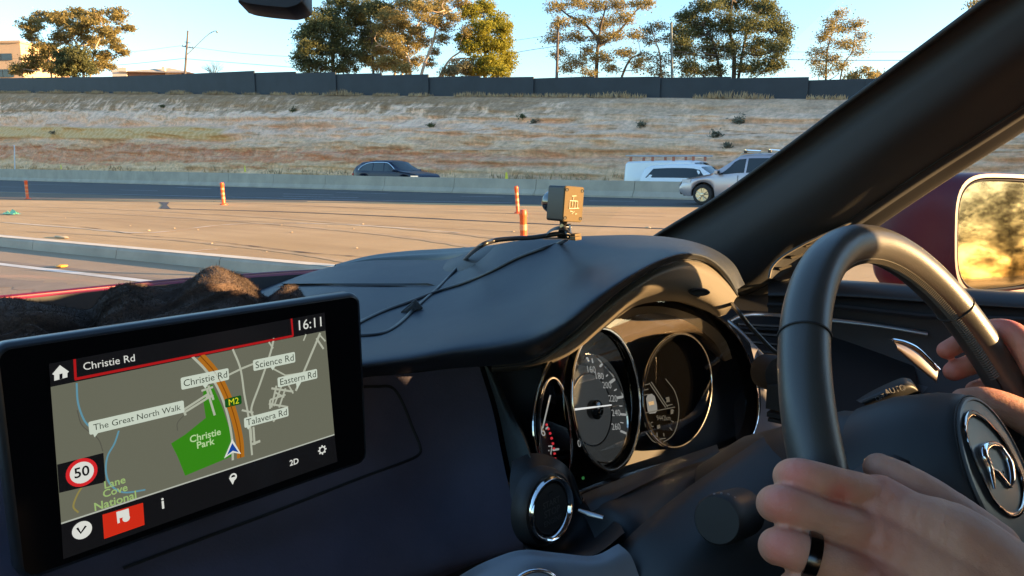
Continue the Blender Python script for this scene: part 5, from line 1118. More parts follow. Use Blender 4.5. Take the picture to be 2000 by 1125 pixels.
# ---- windscreen pillar
pf = [atX(x, y, X_) for x, y, X_ in ((1180, 535, .96), (1274, 466, .93), (1397, 390, .90), (1520, 302, .87), (1622, 226, .84), (1728, 148, .81), (1836, 68, .775), (1932, -3, .745), (2085, -112, .71))]
pm = [p+v for p, v in zip(pf, [np.array([.010, -.012, -.006])]*9)]; PMX = np.array([.010, -.012, -.006])
pb = [(1420, 590, .955), (1500, 555, .955), (1570, 490, .935), (1660, 430, .915), (1745, 372, .90), (1830, 316, .885), (1915, 262, .865), (2000, 207, .845), (2120, 125, .81)]
P3 = [atX(*q) for q in pb]
pf.append(pf[-1]+nrm(pf[-1]-pf[-2])*.26); P3.append(P3[-1]+nrm(P3[-1]-P3[-2])*.26)
P1 = [a*.74+b*.26+np.array([-.014, -.010, 0]) for a, b in zip(pf, P3)]; P2 = [a*.42+b*.58+np.array([-.032, -.006, .004]) for a, b in zip(pf, P3)]; P25 = [b+np.array([-.030, .013, .012]) for a, b in zip(pf, P3)]
P4 = [atX(x+14, y+14, X_+.018) for x, y, X_ in pb]; P5 = [atX(x+30, y+30, X_+.045) for x, y, X_ in pb]; P4.append(P4[-1]+P3[-1]-P3[-2]); P5.append(P5[-1]+P3[-1]-P3[-2])
pm = [p+PMX for p in pf]
surf('windscreen_pillar', [[p+np.array([.012, .004, 0]) for p in pf], pf, pm, P1, P2, P25, P3], M_PILLAR, 40, 40)
part('pillar_seal', MB().tube(crom(pf, 40), .003, 8), M_RUB, smooth=60)
part('seal_groove', MB().tube(crom(P3, 40), .0016, 6), M_RUB, smooth=60)
surf('window_seal', [P3, [(a+b)/2+np.array([-.003, -.003, 0]) for a, b in zip(P3, P4)], P4], M_PILLAR, 8, 40)
surf('window_channel', [P4, P5, [p+np.array([.02, .01, 0]) for p in P5]], M_RUB, 8, 40)
# demister grille at the foot of the pillar
gp = [(1502, 543), (1508, 522), (1530, 500), (1580, 472), (1640, 445), (1690, 420)]; gq = [(1520, 548), (1550, 542), (1585, 525), (1625, 500), (1665, 470), (1700, 440)]
GR = surf('demister_vent', [[at(x, y, .862) for x, y in gp], [at((a[0]+b[0])/2, (a[1]+b[1])/2, .875) for a, b in zip(gp, gq)], [at(x, y, .866) for x, y in gq]], M_DEEP, 8, 24)
part('vent_frame', MB().tube(crom([at(x, y, .858) for x, y in gp], 30), .0016, 6), M_COWL, GR, smooth=60)
for k, (x, y) in enumerate(((1533, 520), (1556, 498), (1585, 476), (1616, 455), (1662, 422))):
    part('vent_slat', MB().grid([[at(x-12, y+4, .858), at(x+12, y-3, .858)], [at(x-8, y+9, .874), at(x+14, y+1, .874)]]), M_COWL, GR)
surf('pillar_base', [A3([(1400, 565, 1.0), (1500, 560, .99), (1620, 556, .97), (1700, 556, .95)]), A3([(1405, 600, .97), (1500, 598, .965), (1620, 600, .95), (1700, 605, .93)]), A3([(1410, 640, .95), (1500, 645, .94), (1620, 650, .92), (1700, 655, .90)])], M_PLAS, 8, 16)

# ---- door mirror
mn = nrm(nrm((-1.12, -.12, .09))+nrm((math.sin(R(164)), math.cos(R(164)), .045))); mh = nrm(np.cross((0, 0, 1), mn)); 
if mh[0] < 0: mh = -mh
mu_ = np.cross(mh, mn); mu_ = mu_ if mu_[2] > 0 else -mu_
mE = atX(1870, 462, 1.10); mc = mE+mh*.092
def mring(w_, h_, off, sh=(0, 0), n=48):
    o = []
    for k in range(n):
        t = 2*math.pi*k/n; c, s_ = math.cos(t), math.sin(t); ex = .55
        o.append(mc+mn*off+mh*(math.copysign(abs(c)**ex, c)*w_+sh[0])+mu_*(math.copysign(abs(s_)**ex, s_)*h_*(1-.10*c)+sh[1]))
    return o
def mback(k, dy, dz, dx=0.0, g=0.0): return [mc+(p-mc)*(k+g)+np.array([dx, dy, dz]) for p in mring(.0975, .081, -.006)]
MRW = [(1.0, .022, 0), (.985, .042, -.002), (.95, .065, -.006), (.89, .086, -.011), (.80, .104, -.017), (.66, .117, -.022), (.40, .125, -.026), (.02, .128, -.028)]
MI = part('door_mirror', MB().grid([mring(.0905, .0725, -.012), mring(.0925, .0745, 0), mring(.0962, .0790, 0), mring(.0975, .081, -.006)]+[mback(*r) for r in MRW], close_v=True), mat('mirror_body', (.095, .022, .034), rough=.4, spec=.3), smooth=60)
part('mirror_cap', MB().grid([[q for q in mback(*r, 0.0, .012)[4:21]] for r in MRW[1:7]]), M_RED, MI, smooth=60)
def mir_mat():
    m, n, b = new_mat('mirror_glass'); b.inputs['Metallic'].default_value = 1; b.inputs['Base Color'].default_value = (.40, .30, .17, 1)  # amber tint paints a warm sun glow into the reflection
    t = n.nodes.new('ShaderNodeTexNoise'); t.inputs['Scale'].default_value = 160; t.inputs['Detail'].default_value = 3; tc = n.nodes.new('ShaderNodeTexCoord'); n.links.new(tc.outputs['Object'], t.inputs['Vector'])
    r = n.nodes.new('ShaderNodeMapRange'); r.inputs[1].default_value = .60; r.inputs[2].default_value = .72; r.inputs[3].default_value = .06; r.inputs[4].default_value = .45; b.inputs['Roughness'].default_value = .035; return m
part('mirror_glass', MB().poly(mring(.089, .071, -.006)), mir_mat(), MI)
part('mirror_edge', MB().tube(mring(.0895, .0715, -.003), .0016, 6, closed=True), M_PLAS, MI, smooth=60)
part('mirror_arm', MB().grid(loft([[mc-mh*.07-mu_*.07-mn*.03, mc-mh*.02-mu_*.075-mn*.03], [mc-mh*.12-mu_*.10-mn*.03, mc-mh*.08-mu_*.12-mn*.03], [np.array([.98, .17, 1.05]), np.array([.98, .10, 1.05])]], 8, 6)), M_DEEP, MI)

# ---- steering wheel
waz, wtl, WR = -.1326, .4856, .1716
wc = np.array([.5325, .0484, 1.0464]); wx_ = np.array([math.cos(waz), math.sin(waz), 0]); wn0 = np.array([math.sin(waz), -math.cos(waz), 0])
wz_ = np.array([0, 0, 1])*math.cos(wtl)-wn0*math.sin(wtl); wn = np.cross(wx_, wz_)
def WP(t, r=WR, off=0): return wc+(wx_*math.cos(t)+wz_*math.sin(t))*r+wn*off
def rim_sec(t, n=28, a=.0132, b=.0142):
    e = wx_*math.cos(t)+wz_*math.sin(t); o = WP(t); return [o+e*a*math.cos(p)+wn*b*math.sin(p) for p in np.linspace(0, 2*math.pi, n, endpoint=False)]
SWT = part('steering_wheel', MB().grid([rim_sec(t) for t in np.linspace(0, 2*math.pi, 220, endpoint=False)], close_u=True, close_v=True), M_LEATH, smooth=180)
for deg, tw_ in ((134, .06), (38, -.05), (222, 0), (318, 0)):
    t = R(deg); part('rim_seam', MB().tube(rim_sec(t, 28, .0134, .0144), .0008, 6, closed=True), M_DEEP, SWT)
sth = MB()
for k in range(118):
    t = R(16+k*.74); e = wx_*math.cos(t)+wz_*math.sin(t); tg = nrm(-wx_*math.sin(t)+wz_*math.cos(t))
    p0 = math.pi+.30; p1 = math.pi-.22
    q = lambda p, rr: WP(t)+e*.0132*rr*math.cos(p)+wn*.0142*rr*math.sin(p)
    sth.tube([q(p0, .98)-tg*.0006, q((p0+p1)/2, 1.07), q(p1, .98)+tg*.0012], .00085, 5)
part('rim_stitching', sth, mat('dark_thread', (.09, .085, .075), rough=.5), SWT)
sl_ = MB().tube([WP(R(d), WR-.0134, .0) for d in np.linspace(10, 170, 120)], .0007, 5); part('rim_glove_seam', sl_, M_DEEP, SWT)
hb = lambda u, v, o_: wc+wx_*u+wz_*v+wn*o_
# airbag drum and plate
def hring(r, o_, n=56, du=.0014, dv=.006, sy=1.0): return [hb(du+r*math.cos(t), dv+r*sy*math.sin(t), o_) for t in np.linspace(0, 2*math.pi, n, endpoint=False)]
HUB = part('hub', MB().grid([hring(.062, -.045, sy=.95), hring(.060, -.02), hring(.056, .005), hring(.052, .017), hring(.0495, .0215), hring(.0483, .0225)], close_v=True), M_PLAS, SWT, smooth=60)
part('hub_plate', MB().grid([hring(.0490, .0215), hring(.0478, .0242), hring(.0462, .0245), hring(.0455, .0235), hring(.040, .0240), hring(.02, .0252), hring(.001, .0256)], close_v=True), mat('hub_plate', (.10, .10, .098), rough=.38), SWT, smooth=40)
part('hub_seam', MB().tube(hring(.0492, .0222), .0007, 5, closed=True), M_DEEP, SWT)
part('column_housing', MB().lathe(wc-wn*.04, -wn, [(.060, 0), (.066, .02), (.066, .10), (.05, .16)], 40), M_PLAS, SWT, smooth=50)
def spoke(ang, w0, w1, r0, r1, nm='spoke'):
    t = R(ang); e = wx_*math.cos(t)+wz_*math.sin(t); s_ = np.cross(wn, e)
    rows = []
    for k in np.linspace(0, 1, 8):
        r = r0+(r1-r0)*k; w_ = w0+(w1-w0)*k**.8; o = wc+e*r; dz = -.006-.010*math.sin(k*math.pi); rows.append([o-s_*w_+wn*(dz-.022), o-s_*w_+wn*(dz-.004), o-s_*w_*.85+wn*(dz+.004), o+wn*(dz+.008), o+s_*w_*.85+wn*(dz+.004), o+s_*w_+wn*(dz-.004), o+s_*w_+wn*(dz-.022)])
    return part(nm, MB().grid(rows, close_v=True), M_PLAS, SWT, smooth=60)
spoke(176, .036, .020, .045, WR-.006); spoke(4, .036, .020, .045, WR-.006); spoke(270, .03, .018, .045, WR-.006)
HP = lambda x, y, o_=.0262: on_plane(x, y, wc+wn*o_, wn)
em = MB(); oval = [(1884, 832), (1888, 812), (1900, 803), (1922, 815), (1945, 838), (1967, 868), (1984, 900), (1998, 935), (2003, 968), (1998, 998), (1982, 1010), (1962, 1000), (1940, 975), (1922, 940), (1905, 905), (1892, 868)]
oc_ = crom([(a, b, 0) for a, b in oval]+[(oval[0][0], oval[0][1], 0)], 60)[:-1, :2]; cen = oc_.mean(0)
MB_ = MB().grid([[HP(*((p-cen)*k+cen), o_) for p in oc_] for k, o_ in ((1.03, .0240), (1.02, .0262), (.97, .0268), (.92, .0262), (.90, .0245))], close_v=True); part('emblem_ring', MB_, mat('dark_chrome', (.35, .35, .35), rough=.12, metal=1), SWT, smooth=60)
wing = MB()
def ws_(pts, rad): wing.tube([HP(x, y, .0262+r_*.2) for (x, y), r_ in zip(crom([(a, b, 0) for a, b in pts], 30)[:, :2], np.interp(np.linspace(0, 1, 30), np.linspace(0, 1, len(rad)), rad))], list(np.interp(np.linspace(0, 1, 30), np.linspace(0, 1, len(rad)), rad)), 8)
ws_([(1942, 955), (1932, 915), (1920, 888), (1923, 875), (1935, 868), (1950, 872), (1960, 885), (1970, 905), (1975, 935), (1973, 950)], [.0008, .0024, .0030, .0026, .0022, .0020, .0022, .0028, .0026, .0008])
ws_([(1928, 912), (1945, 922), (1958, 935), (1968, 948), (1975, 952)], [.0014, .0020, .0014, .0016, .0008])
part('emblem_wing', wing, M_CHRM, SWT, smooth=60)

# ---- windscreen, side glass and body shell round the cabin
def wsy(x, z): return .64-(z-1.09)/.6+.40*(1-((x-.2)/.78)**2)
def wsx(u, z): return .2+u*np.interp(z, [1.0, 1.55], [.80, .58])
part('windscreen', MB().grid([[(wsx(u, z), wsy(wsx(u, z), z), z) for u in np.linspace(-1, 1, 25)] for z in np.linspace(1.045, 1.52, 12)]), glass('windscreen_glass', .45, (.97, .985, .975)), smooth=180)
part('side_glass', MB().poly([(1.04, .40, 1.09), (1.04, -.66, 1.09), (.87, -.60, 1.50), (.85, -.1, 1.47), (.95, .16, 1.28)]), glass('side_glass', .35, (.96, .975, .965)))
def slab3(name, pts, d, m, parent=None): return part(name, MB().prism(pts, d), m, parent)
M_HEAD = mat('roof_lining', (.10, .095, .09), rough=.9); M_SEAT = mat('seat_fabric', (.03, .03, .032), rough=.8)
RF = [[(x, y, 1.55+.03*(1-((x-.2)/.7)**2)-.06*max(0, (y+.1)/.3)**2) for x in np.linspace(-.40, .80, 12)] for y in np.linspace(.12, -2.3, 20)]
RO = part('roof', MB().grid(RF), M_HEAD, smooth=60); part('roof_skin', MB().grid([[(x, y, z+.04) for x, y, z in r] for r in RF]), M_RED, RO, smooth=60)
def side(sx, nm):
    X = lambda v: .2+sx*v
    d_ = (sx*.05, 0, 0)
    o = slab3(nm+'_outer', [(X(.80), .9, .15), (X(.80), .9, 1.0), (X(.80), .40, 1.06), (X(.80), -2.2, 1.10), (X(.80), -2.2, .15)], d_, M_PLAS)
    slab3(nm+'_skin', [(X(.852), .9, .15), (X(.852), .9, 1.0), (X(.852), .40, 1.06), (X(.852), -2.2, 1.10), (X(.852), -2.2, .15)], (sx*.01, 0, 0), M_RED)
    slab3('door_post_sun_block', [(X(.80), -.68, 1.08), (X(.80), -1.28, 1.08), (X(.62), -1.26, 1.52), (X(.62), -.62, 1.52)], d_, M_PLAS)  # post stretched back, out of view, to block sun from dash and screen
    slab3('rear_post', [(X(.80), -1.50, 1.08), (X(.80), -2.2, 1.08), (X(.62), -2.1, 1.52), (X(.62), -1.62, 1.52)], d_, M_PLAS)
    slab3('roof_rail', [(X(.66), .12, 1.47), (X(.66), -2.1, 1.49), (X(.56), -2.1, 1.60), (X(.56), .10, 1.57)], (sx*.03, 0, 0), M_PLAS)
side(1, 'driver_side'); side(-1, 'passenger_side')
slab3('left_pillar', [(-.74, .62, 1.05), (-.74, .5, 1.05), (-.46, -.05, 1.50), (-.46, .10, 1.50)], (-.03, 0, 0), M_PLAS)
slab3('tailgate', [(-.6, -2.2, .2), (1.0, -2.2, .2), (1.0, -2.2, 1.08), (-.6, -2.2, 1.08)], (0, -.05, 0), M_RED)
slab3('floor', [(-.62, .9, .12), (1.02, .9, .12), (1.02, -2.2, .12), (-.62, -2.2, .12)], (0, 0, -.04), M_DEEP)
part('dash_body', MB().box((.2, .78, .66), (1.46, .55, .75)), M_DEEP)
part('firewall', MB().box((.2, .46, .55), (1.46, .06, .8)), M_DEEP)
def seat(x, nm):
    s = part(nm, MB().box((x, -.42, .50), (.52, .50, .20)), M_SEAT, bevel=.05, segs=3)
    M_ = Matrix.Rotation(R(18), 4, 'X'); part('seat_back', MB().box((x, -.78, .88), (.50, .14, .68), M_), M_SEAT, s, bevel=.05, segs=3); part('headrest', MB().box((x, -.90, 1.33), (.26, .10, .18), M_), M_SEAT, s, bevel=.04, segs=3)
seat(.53, 'driver_seat'); seat(-.13, 'passenger_seat')
for ob in [o for o in bpy.data.objects if o.name.startswith('passenger_seat')]: pass
# ================================================================ THINGS ON THE DASH
M_CAMB = mat('camera_body', (.018, .015, .013), rough=.45, bump=.1, bscale=2500)
M_CAMF = mat('camera_face', (.14, .105, .062), rough=.8, spec=.1, bump=.1, bscale=2500)
cz = at(1103, 398, .66); ca = math.atan2(.616, .788)
axb = nrm(RT*math.sin(R(36))-np.array([math.sin(YAW), math.cos(YAW), 0])*math.cos(R(36)))   # normal of the back face
upv = nrm(np.array([0, 0, 1])+RT*.10); axr = nrm(np.cross(upv, axb)); axr = axr if np.dot(axr, RT) > 0 else -axr; upv = nrm(np.cross(axr, axb)); upv = upv if upv[2] > 0 else -upv
DC = empty('dash_camera', tuple(cz-upv*.030), 0, 'small cube shaped dash camera with four corner screws, standing on top of the instrument cowl', 'camera')
def dpart(name, mb_, m, parent=None, **k):
    o = mb_.build(name, m, **k); o.parent = parent or DC
    if not parent: o.matrix_parent_inverse = Matrix.Translation(-Vector(DC.location))
    return o
def D(a, b, c): return cz+axr*a+axb*b+upv*c
hw_, hh_, hd_ = .0112, .0155, .0115
def rr2(w_, h_, r, n=5): return rrect(-w_, w_, -h_, h_, r, n)
dpart('body', MB().grid([[D(u, b, v) for u, v in rr2(hw_*k, hh_*k2, .0022)] for k, k2, b in ((.1, .1, -hd_), (.92, .93, -hd_), (1, 1, -hd_+.001), (1, 1, hd_-.0008))], close_v=True), M_CAMB, smooth=40)
FP = dpart('back_plate', MB().grid([[D(u, b, v) for u, v in rr2(hw_*k, hh_*k2, .0022)] for k, k2, b in ((1.0, 1.0, hd_-.0008), (1.0, 1.0, hd_), (.95, .96, hd_+.0008))], close_v=True).poly([D(u, hd_+.0008, v) for u, v in rr2(hw_*.95, hh_*.96, .0022)]), M_CAMF, smooth=30)
for a, c in ((-.0088, .0122), (.0088, .0122), (-.0088, -.0122), (.0088, -.0122)): dpart('screw', MB().lathe(D(a, hd_+.0007, c), axb, [(.0015, 0), (.0015, .0005), (.0010, .0002), (0, .0001)], 16), M_DEEP, FP)
mk = MB()
for t_, h, cy in (('ro', .0050, .0045), ('HD', .0056, -.0005), ('x', .0050, -.0065)):
    vs, fs = text_geo(t_, 1.0); w_ = vs[:, 0].max(); mk.add([D(-(v[1]-.35)*h*1.0-.0, hd_+.0010, cy+(v[0]-w_/2)*h*1.0) if False else D((v[0]-w_/2)*h, hd_+.0010, cy+(v[1]-.35)*h) for v in vs], fs)
ml = MB()
for a, b_ in (((-.003, .007), (.002, .0075)), ((-.001, .0065), (-.0015, .0035)), ((-.005, .003), (.004, .003)), ((-.005, .003), (-.005, -.004)), ((.004, .003), (.004, -.003)), ((-.002, .003), (-.002, -.002)), ((.001, .003), (.001, -.004)), ((-.005, -.004), (.006, -.003)), ((-.004, -.006), (-.001, -.0065)), ((.001, -.006), (-.002, -.0085)), ((.002, -.0085), (.004, -.008))):
    ml.tube([D(a[0], hd_+.0010, a[1]), D(b_[0], hd_+.0010, b_[1])], .00035, 4)
dpart('engraved_mark', ml, mat('engraved_line', (.42, .36, .27), rough=.5), FP)
dpart('lens', MB().lathe(D(0, -hd_, .001), -axb, [(.0105, -.001), (.0105, .007), (.0095, .010), (.0078, .0115), (.006, .010), (0, .0085)], 32), M_GLOSS, smooth=40)
mb0 = on_pad(1097, 466, 0); mb0 = mb0 if mb0 is not None else at(1097, 466, .66)
mb0 = at(1097, 464, .655)
dpart('stem', MB().tube([D(0, 0, -hh_), D(.0, .0, -hh_-.006), mb0+UP*.002], [.0035, .0028, .0045], 10), M_DEEP, smooth=40)
dpart('joint', MB().tube([D(-.004, .003, -hh_-.005), D(.005, .003, -hh_-.005)], .0028, 10).tube([D(.003, .004, -hh_-.002), D(.0035, .006, -hh_-.010)], .0016, 6), M_GLOSS, smooth=40)
BR = dpart('bracket', MB().grid(loft([[at(x, y, .665) for x, y in ((1062, 466), (1068, 454), (1082, 444), (1100, 441), (1112, 447), (1120, 457), (1132, 461))], [at(x, y, .650) for x, y in ((1064, 467), (1070, 457), (1083, 450), (1100, 450), (1113, 456), (1122, 462), (1134, 465))]], 4, 24)), M_CAMB, smooth=50)
dpart('base_plate', MB().grid(loft([[at(x, 463.5, .675) for x in (1060, 1100, 1132)], [at(x, 467.5, .635) for x in (1060, 1100, 1132)]], 3, 6)), M_CAMF, BR)
dpart('base_clip', MB().box(at(1123, 460, .65), (.009, .006, .0035)).box(at(1124, 465, .645), (.010, .006, .003)), M_CAMF)
# cables lying over the pad
M_CABLE = mat('black_cable', (.018, .018, .018), rough=.35, spec=.5)
def cable(name, lab, pts, r, mixd, n=90):
    P = []
    for (x, y, lift) in pts:
        h = on_pad(x, y, r+lift)
        P.append(h if h is not None else at(x, y, mixd))
    o = MB().tube(crom(P, n), r, 8).build(name, M_CABLE, smooth=80); tag(o, lab, 'cable'); return o
cable('camera_cable', 'black cable leaving the left side of the dash camera foot and passing through the clip', [(1105, 455, .0), (1080, 458, .0), (1040, 464, .004), (1000, 466, .012), (965, 470, .014), (935, 483, .008), (910, 505, .003), (880, 538, .001), (850, 568, 0), (825, 590, 0), (806, 607, .003), (792, 622, 0), (770, 640, 0), (745, 652, 0), (715, 656, 0), (690, 655, 0)], .0021, .655)
cable('power_cable', 'black cable sweeping from behind the dash camera over the pad to the screen', [(1100, 442, .02), (1106, 452, .016), (1110, 462, .006), (1095, 474, .002), (1060, 486, .001), (1010, 505, .001), (965, 528, .001), (925, 546, .002), (880, 562, .002), (845, 573, .003), (800, 590, .003), (755, 606, .001), (715, 624, .001), (685, 640, .001)], .0021, .65)
q = on_pad(805, 605, .004); qn = nrm(np.array([-.5, -.6, .6]))
M_ = Matrix.Rotation(R(-35), 3, Vector([float(c) for c in qn])) 
a1 = nrm(RT*.75+UP*.65); a2 = nrm(np.cross(a1, -FW))
clip = MB().prism([q+a1*.010-a2*.006, q+a1*.010+a2*.006, q-a1*.010+a2*.006, q-a1*.010-a2*.006], -FW*.004).prism([q+a1*.006-a2*.004-FW*.0042, q+a1*.006+a2*.004-FW*.0042, q-a1*.006+a2*.004-FW*.0042, q-a1*.006-a2*.004-FW*.0042], -FW*.003)
o = clip.build('cable_clip', M_PLAS, bevel=.0008); tag(o, 'small black adhesive clip holding the cable to the middle of the dash pad', 'clip')
cb_ = MB().tube(crom([atY(1428, 592, .265), at(1440, 606, .63), at(1462, 634, .63), at(1488, 662, .63), at(1512, 686, .63), at(1532, 694, .63), at(1560, 700, .64)], 30), .0019, 8).build('thin_cable', M_CABLE, smooth=80); tag(cb_, 'thin black cable hanging from the right tip of the cowl to behind the steering wheel', 'cable')
ph = MB().lathe(at(1520, 730, .66), nrm(-FW+RT*.2), [(.016, -.02), (.0165, .0), (.015, .004), (0, .005)], 26).box(at(1524, 775, .655), (.014, .02, .022)).box(at(1527, 808, .655), (.020, .02, .004)).box(at(1530, 818, .655), (.022, .02, .003))
o = ph.build('phone_holder', M_DEEP, smooth=40); tag(o, 'black clamp with a round knob fixed behind the left side of the wheel rim', 'holder')
# device hanging from the top of the windscreen
wcx = at(538, -8, .46); WCm = empty('windscreen_camera', tuple(wcx), 0, 'black device hanging from the top of the windscreen, only its lower edge in view', 'camera')
def wb(pts, prof, m, nm):
    o = MB().grid([[wcx+RT*u*k+UP*v*k+FW*b for u, v in pts] for k, b in prof], close_v=True).build(nm, m, smooth=50); o.parent = WCm; o.matrix_parent_inverse = Matrix.Translation(-Vector(WCm.location)); return o
rp = [(.0195, .02), (-.0195, .02), (-.0203, -.004), (-.0185, -.0075), (-.010, -.0095), (.006, -.0112), (.012, -.0112), (.0185, -.0088), (.0200, -.004)]
rpp = crom([(a, b, 0) for a, b in rp]+[(rp[0][0], rp[0][1], 0)], 60)[:-1, :2]
wb(rpp, ((.05, -.0105), (.94, -.010), (1, -.008), (1, .010), (.9, .013), (.05, .014)), M_PLAS, 'body')
gy = wcx+np.array([0, .0, .055]); gy[1] = wsy(gy[0], gy[2])-.004
o = MB().tube([wcx+UP*.012, wcx*.5+gy*.5, gy], [.006, .005, .012], 10).build('mount_arm', M_PLAS, smooth=50); o.parent = WCm; o.matrix_parent_inverse = Matrix.Translation(-Vector(WCm.location))
o = MB().poly([wcx+RT*u+UP*v-FW*.0108 for u, v in ((-.018, .015), (-.0185, -.003), (-.008, -.005), (-.008, .015))]).build('bronze_face', mat('bronze_face', (.16, .115, .07), rough=.35)); o.parent = WCm; o.matrix_parent_inverse = Matrix.Translation(-Vector(WCm.location))
# fleece scarf bundled on the dash behind the screen
M_FLE = mat('brown_fleece', (.075, .052, .042), rough=1, spec=0, sheen=.1, var=.5, vscale=14, bump=.5, bscale=500)
fx_ = [-260, -120, 0, 60, 120, 175, 205, 240, 280, 330, 370, 400, 430, 468, 496, 520, 550, 575, 600]
tp = [600, 594, 590, 589, 596, 605, 577, 563, 562, 567, 549, 529, 522, 533, 556, 578, 562, 566, 590]
def fr(dy, Y0, amp=0, ph_=0): return [atY(x, y+dy+amp*math.sin(x*.045+ph_), Y0) for x, y in zip(fx_, tp)]
FG = loft([fr(60, .66), fr(14, .645), fr(0, .60), fr(12, .565, 4), fr(34, .545, 9, 1), fr(60, .525, 10, 2.2), fr(95, .50, 8, 3), fr(140, .47)], 110, 260)
for i in range(FG.shape[0]):
    for j in range(FG.shape[1]):
        p = FG[i, j]; a = min(1, i/12)
        n1 = mnoise.noise(Vector((p[0]*13, p[1]*20, p[2]*18+i*.012))); n2 = 0; n3 = 1-abs(mnoise.noise(Vector((p[0]*11+i*.055+p[2]*8, i*.035-p[0]*6, 3.3))))*1.6
        FG[i, j] = p+np.array([-.1, -.6, .55])*(n1*.006*a+(n3-.75)*.020*a)
sc_ = MB().grid(FG).build('scarf', M_FLE, smooth=180); tag(sc_, 'dark brown and charcoal fleece bundled on the dash behind the touchscreen', 'fleece')
fz = MB(); rnd = random.Random(2)
for k in range(75000):
    i = rnd.randrange(10, 109); j = rnd.randrange(0, 259); p = FG[i, j]+(FG[i, min(j+1, 259)]-FG[i, j])*rnd.random(); dvec = np.array([rnd.gauss(0, .5), -.5+rnd.gauss(0, .4), .6+rnd.gauss(0, .4)])*rnd.uniform(.0012, .0032); s_ = np.array([rnd.gauss(0, 1), rnd.gauss(0, 1), rnd.gauss(0, 1)])*.00012
    fz.add([p-s_, p+s_, p+dvec], [(0, 1, 2)])
o = fz.build('fleece_pile', mat('fleece_pile', (.095, .070, .058), rough=1, spec=0, sheen=.1, var=.4, vscale=14)); o.parent = sc_; o['kind'] = 'stuff'

# ================================================================ THE DRIVER
def skin_mat():
    m, n, b = new_mat('skin'); N = n.nodes; L = n.links
    tc = N.new('ShaderNodeTexCoord'); t = N.new('ShaderNodeTexNoise'); t.inputs['Scale'].default_value = 60; t.inputs['Detail'].default_value = 3; L.new(tc.outputs['Object'], t.inputs['Vector'])
    at_ = N.new('ShaderNodeAttribute'); at_.attribute_name = 'flush'
    r = N.new('ShaderNodeMapRange'); r.inputs[1].default_value = .35; r.inputs[2].default_value = .7; L.new(t.outputs['Fac'], r.inputs[0])
    m1 = N.new('ShaderNodeMix'); m1.data_type = 'RGBA'; m1.inputs[6].default_value = (.53, .245, .155, 1); m1.inputs[7].default_value = (.62, .315, .21, 1); L.new(r.outputs[0], m1.inputs[0])
    m2 = N.new('ShaderNodeMix'); m2.data_type = 'RGBA'; L.new(m1.outputs[2], m2.inputs[6]); m2.inputs[7].default_value = (.58, .155, .105, 1); L.new(at_.outputs['Fac'], m2.inputs[0]); L.new(m2.outputs[2], b.inputs['Base Color'])
    b.inputs['Roughness'].default_value = .48; b.inputs['Subsurface Weight'].default_value = .25; b.inputs['Subsurface Radius'].default_value = (.012, .004, .002); b.inputs['Subsurface Scale'].default_value = 1
    v = N.new('ShaderNodeTexNoise'); v.inputs['Scale'].default_value = 330; v.inputs['Detail'].default_value = 6; v.inputs['Roughness'].default_value = .7; L.new(tc.outputs['Object'], v.inputs['Vector'])
    bp = N.new('ShaderNodeBump'); bp.inputs['Strength'].default_value = .6; bp.inputs['Distance'].default_value = .0010; L.new(v.outputs[0], bp.inputs['Height']); L.new(bp.outputs[0], b.inputs['Normal']); return m
M_SKIN = skin_mat()
def capsule(mb_, a, b, ra, rb, n=20):
    a, b = np.asarray(a, float), np.asarray(b, float); d = b-a; l = np.linalg.norm(d); ax = d/l if l > 1e-9 else np.array([0, 0, 1.0])
    prof = [(ra*math.sin(t), -ra*math.cos(t)) for t in np.linspace(0.02, math.pi/2, 7)]+[(rb*math.cos(t), l+rb*math.sin(t)) for t in np.linspace(0, math.pi/2-.02, 7)]
    mb_.lathe(a, ax, prof, n)
def chain(mb_, P, rr): 
    P = [np.asarray(p, float) for p in P]
    if len(P) > 2:
        k = (len(P)-1)*5+1; C_ = crom(P, k); r_ = np.interp(np.linspace(0, len(P)-1, k), range(len(P)), rr)*1.05
    else: C_, r_ = P, rr
    for i in range(len(C_)-1): capsule(mb_, C_[i], C_[i+1], r_[i], r_[i+1])
def remeshed(mb_, vox, sm, fac=.5):
    o = mb_.build('tmp', M_SKIN); r = o.modifiers.new('r', 'REMESH'); r.mode = 'VOXEL'; r.voxel_size = vox; s_ = o.modifiers.new('s', 'SMOOTH'); s_.factor = fac; s_.iterations = sm
    me = eval_mesh(o); vs = [v.co.copy() for v in me.vertices]; fs = [tuple(p.vertices) for p in me.polygons]; bpy.data.objects.remove(o); bpy.data.meshes.remove(me); return vs, fs
L_MCP = [at(1716, 972, .352), at(1706, 1046, .342), at(1690, 1130, .334), at(1690, 1205, .330)]
L_W = at(1985, 1200, .335); L_W2 = at(2050, 1275, .335)
hb_ = MB()
chain(hb_, [L_MCP[0], at(1636, 945, .347), at(1562, 929, .350), at(1542, 932, .368), at(1560, 940, .388), at(1610, 950, .398)], [.0092, .0073, .0079, .0077, .0072, .0066])
chain(hb_, [L_MCP[1], at(1612, 1013, .339), at(1532, 985, .342), at(1512, 985, .360), at(1530, 992, .380), at(1590, 1005, .392)], [.0100, .0080, .0083, .0082, .0076, .0070])
chain(hb_, [L_MCP[2], at(1612, 1097, .330), at(1535, 1070, .334), at(1517, 1068, .352), at(1535, 1075, .374), at(1590, 1090, .386)], [.0098, .0080, .0083, .0082, .0076, .0070])
chain(hb_, [L_MCP[3], at(1630, 1172, .326), at(1566, 1150, .330), at(1552, 1150, .346), at(1575, 1160, .362)], [.0090, .0074, .0074, .0072, .0066])
chain(hb_, [at(1716, 914, .374), at(1765, 942, .368), at(1838, 992, .360), at(1925, 1075, .350)], [.0072, .0090, .0105, .015])
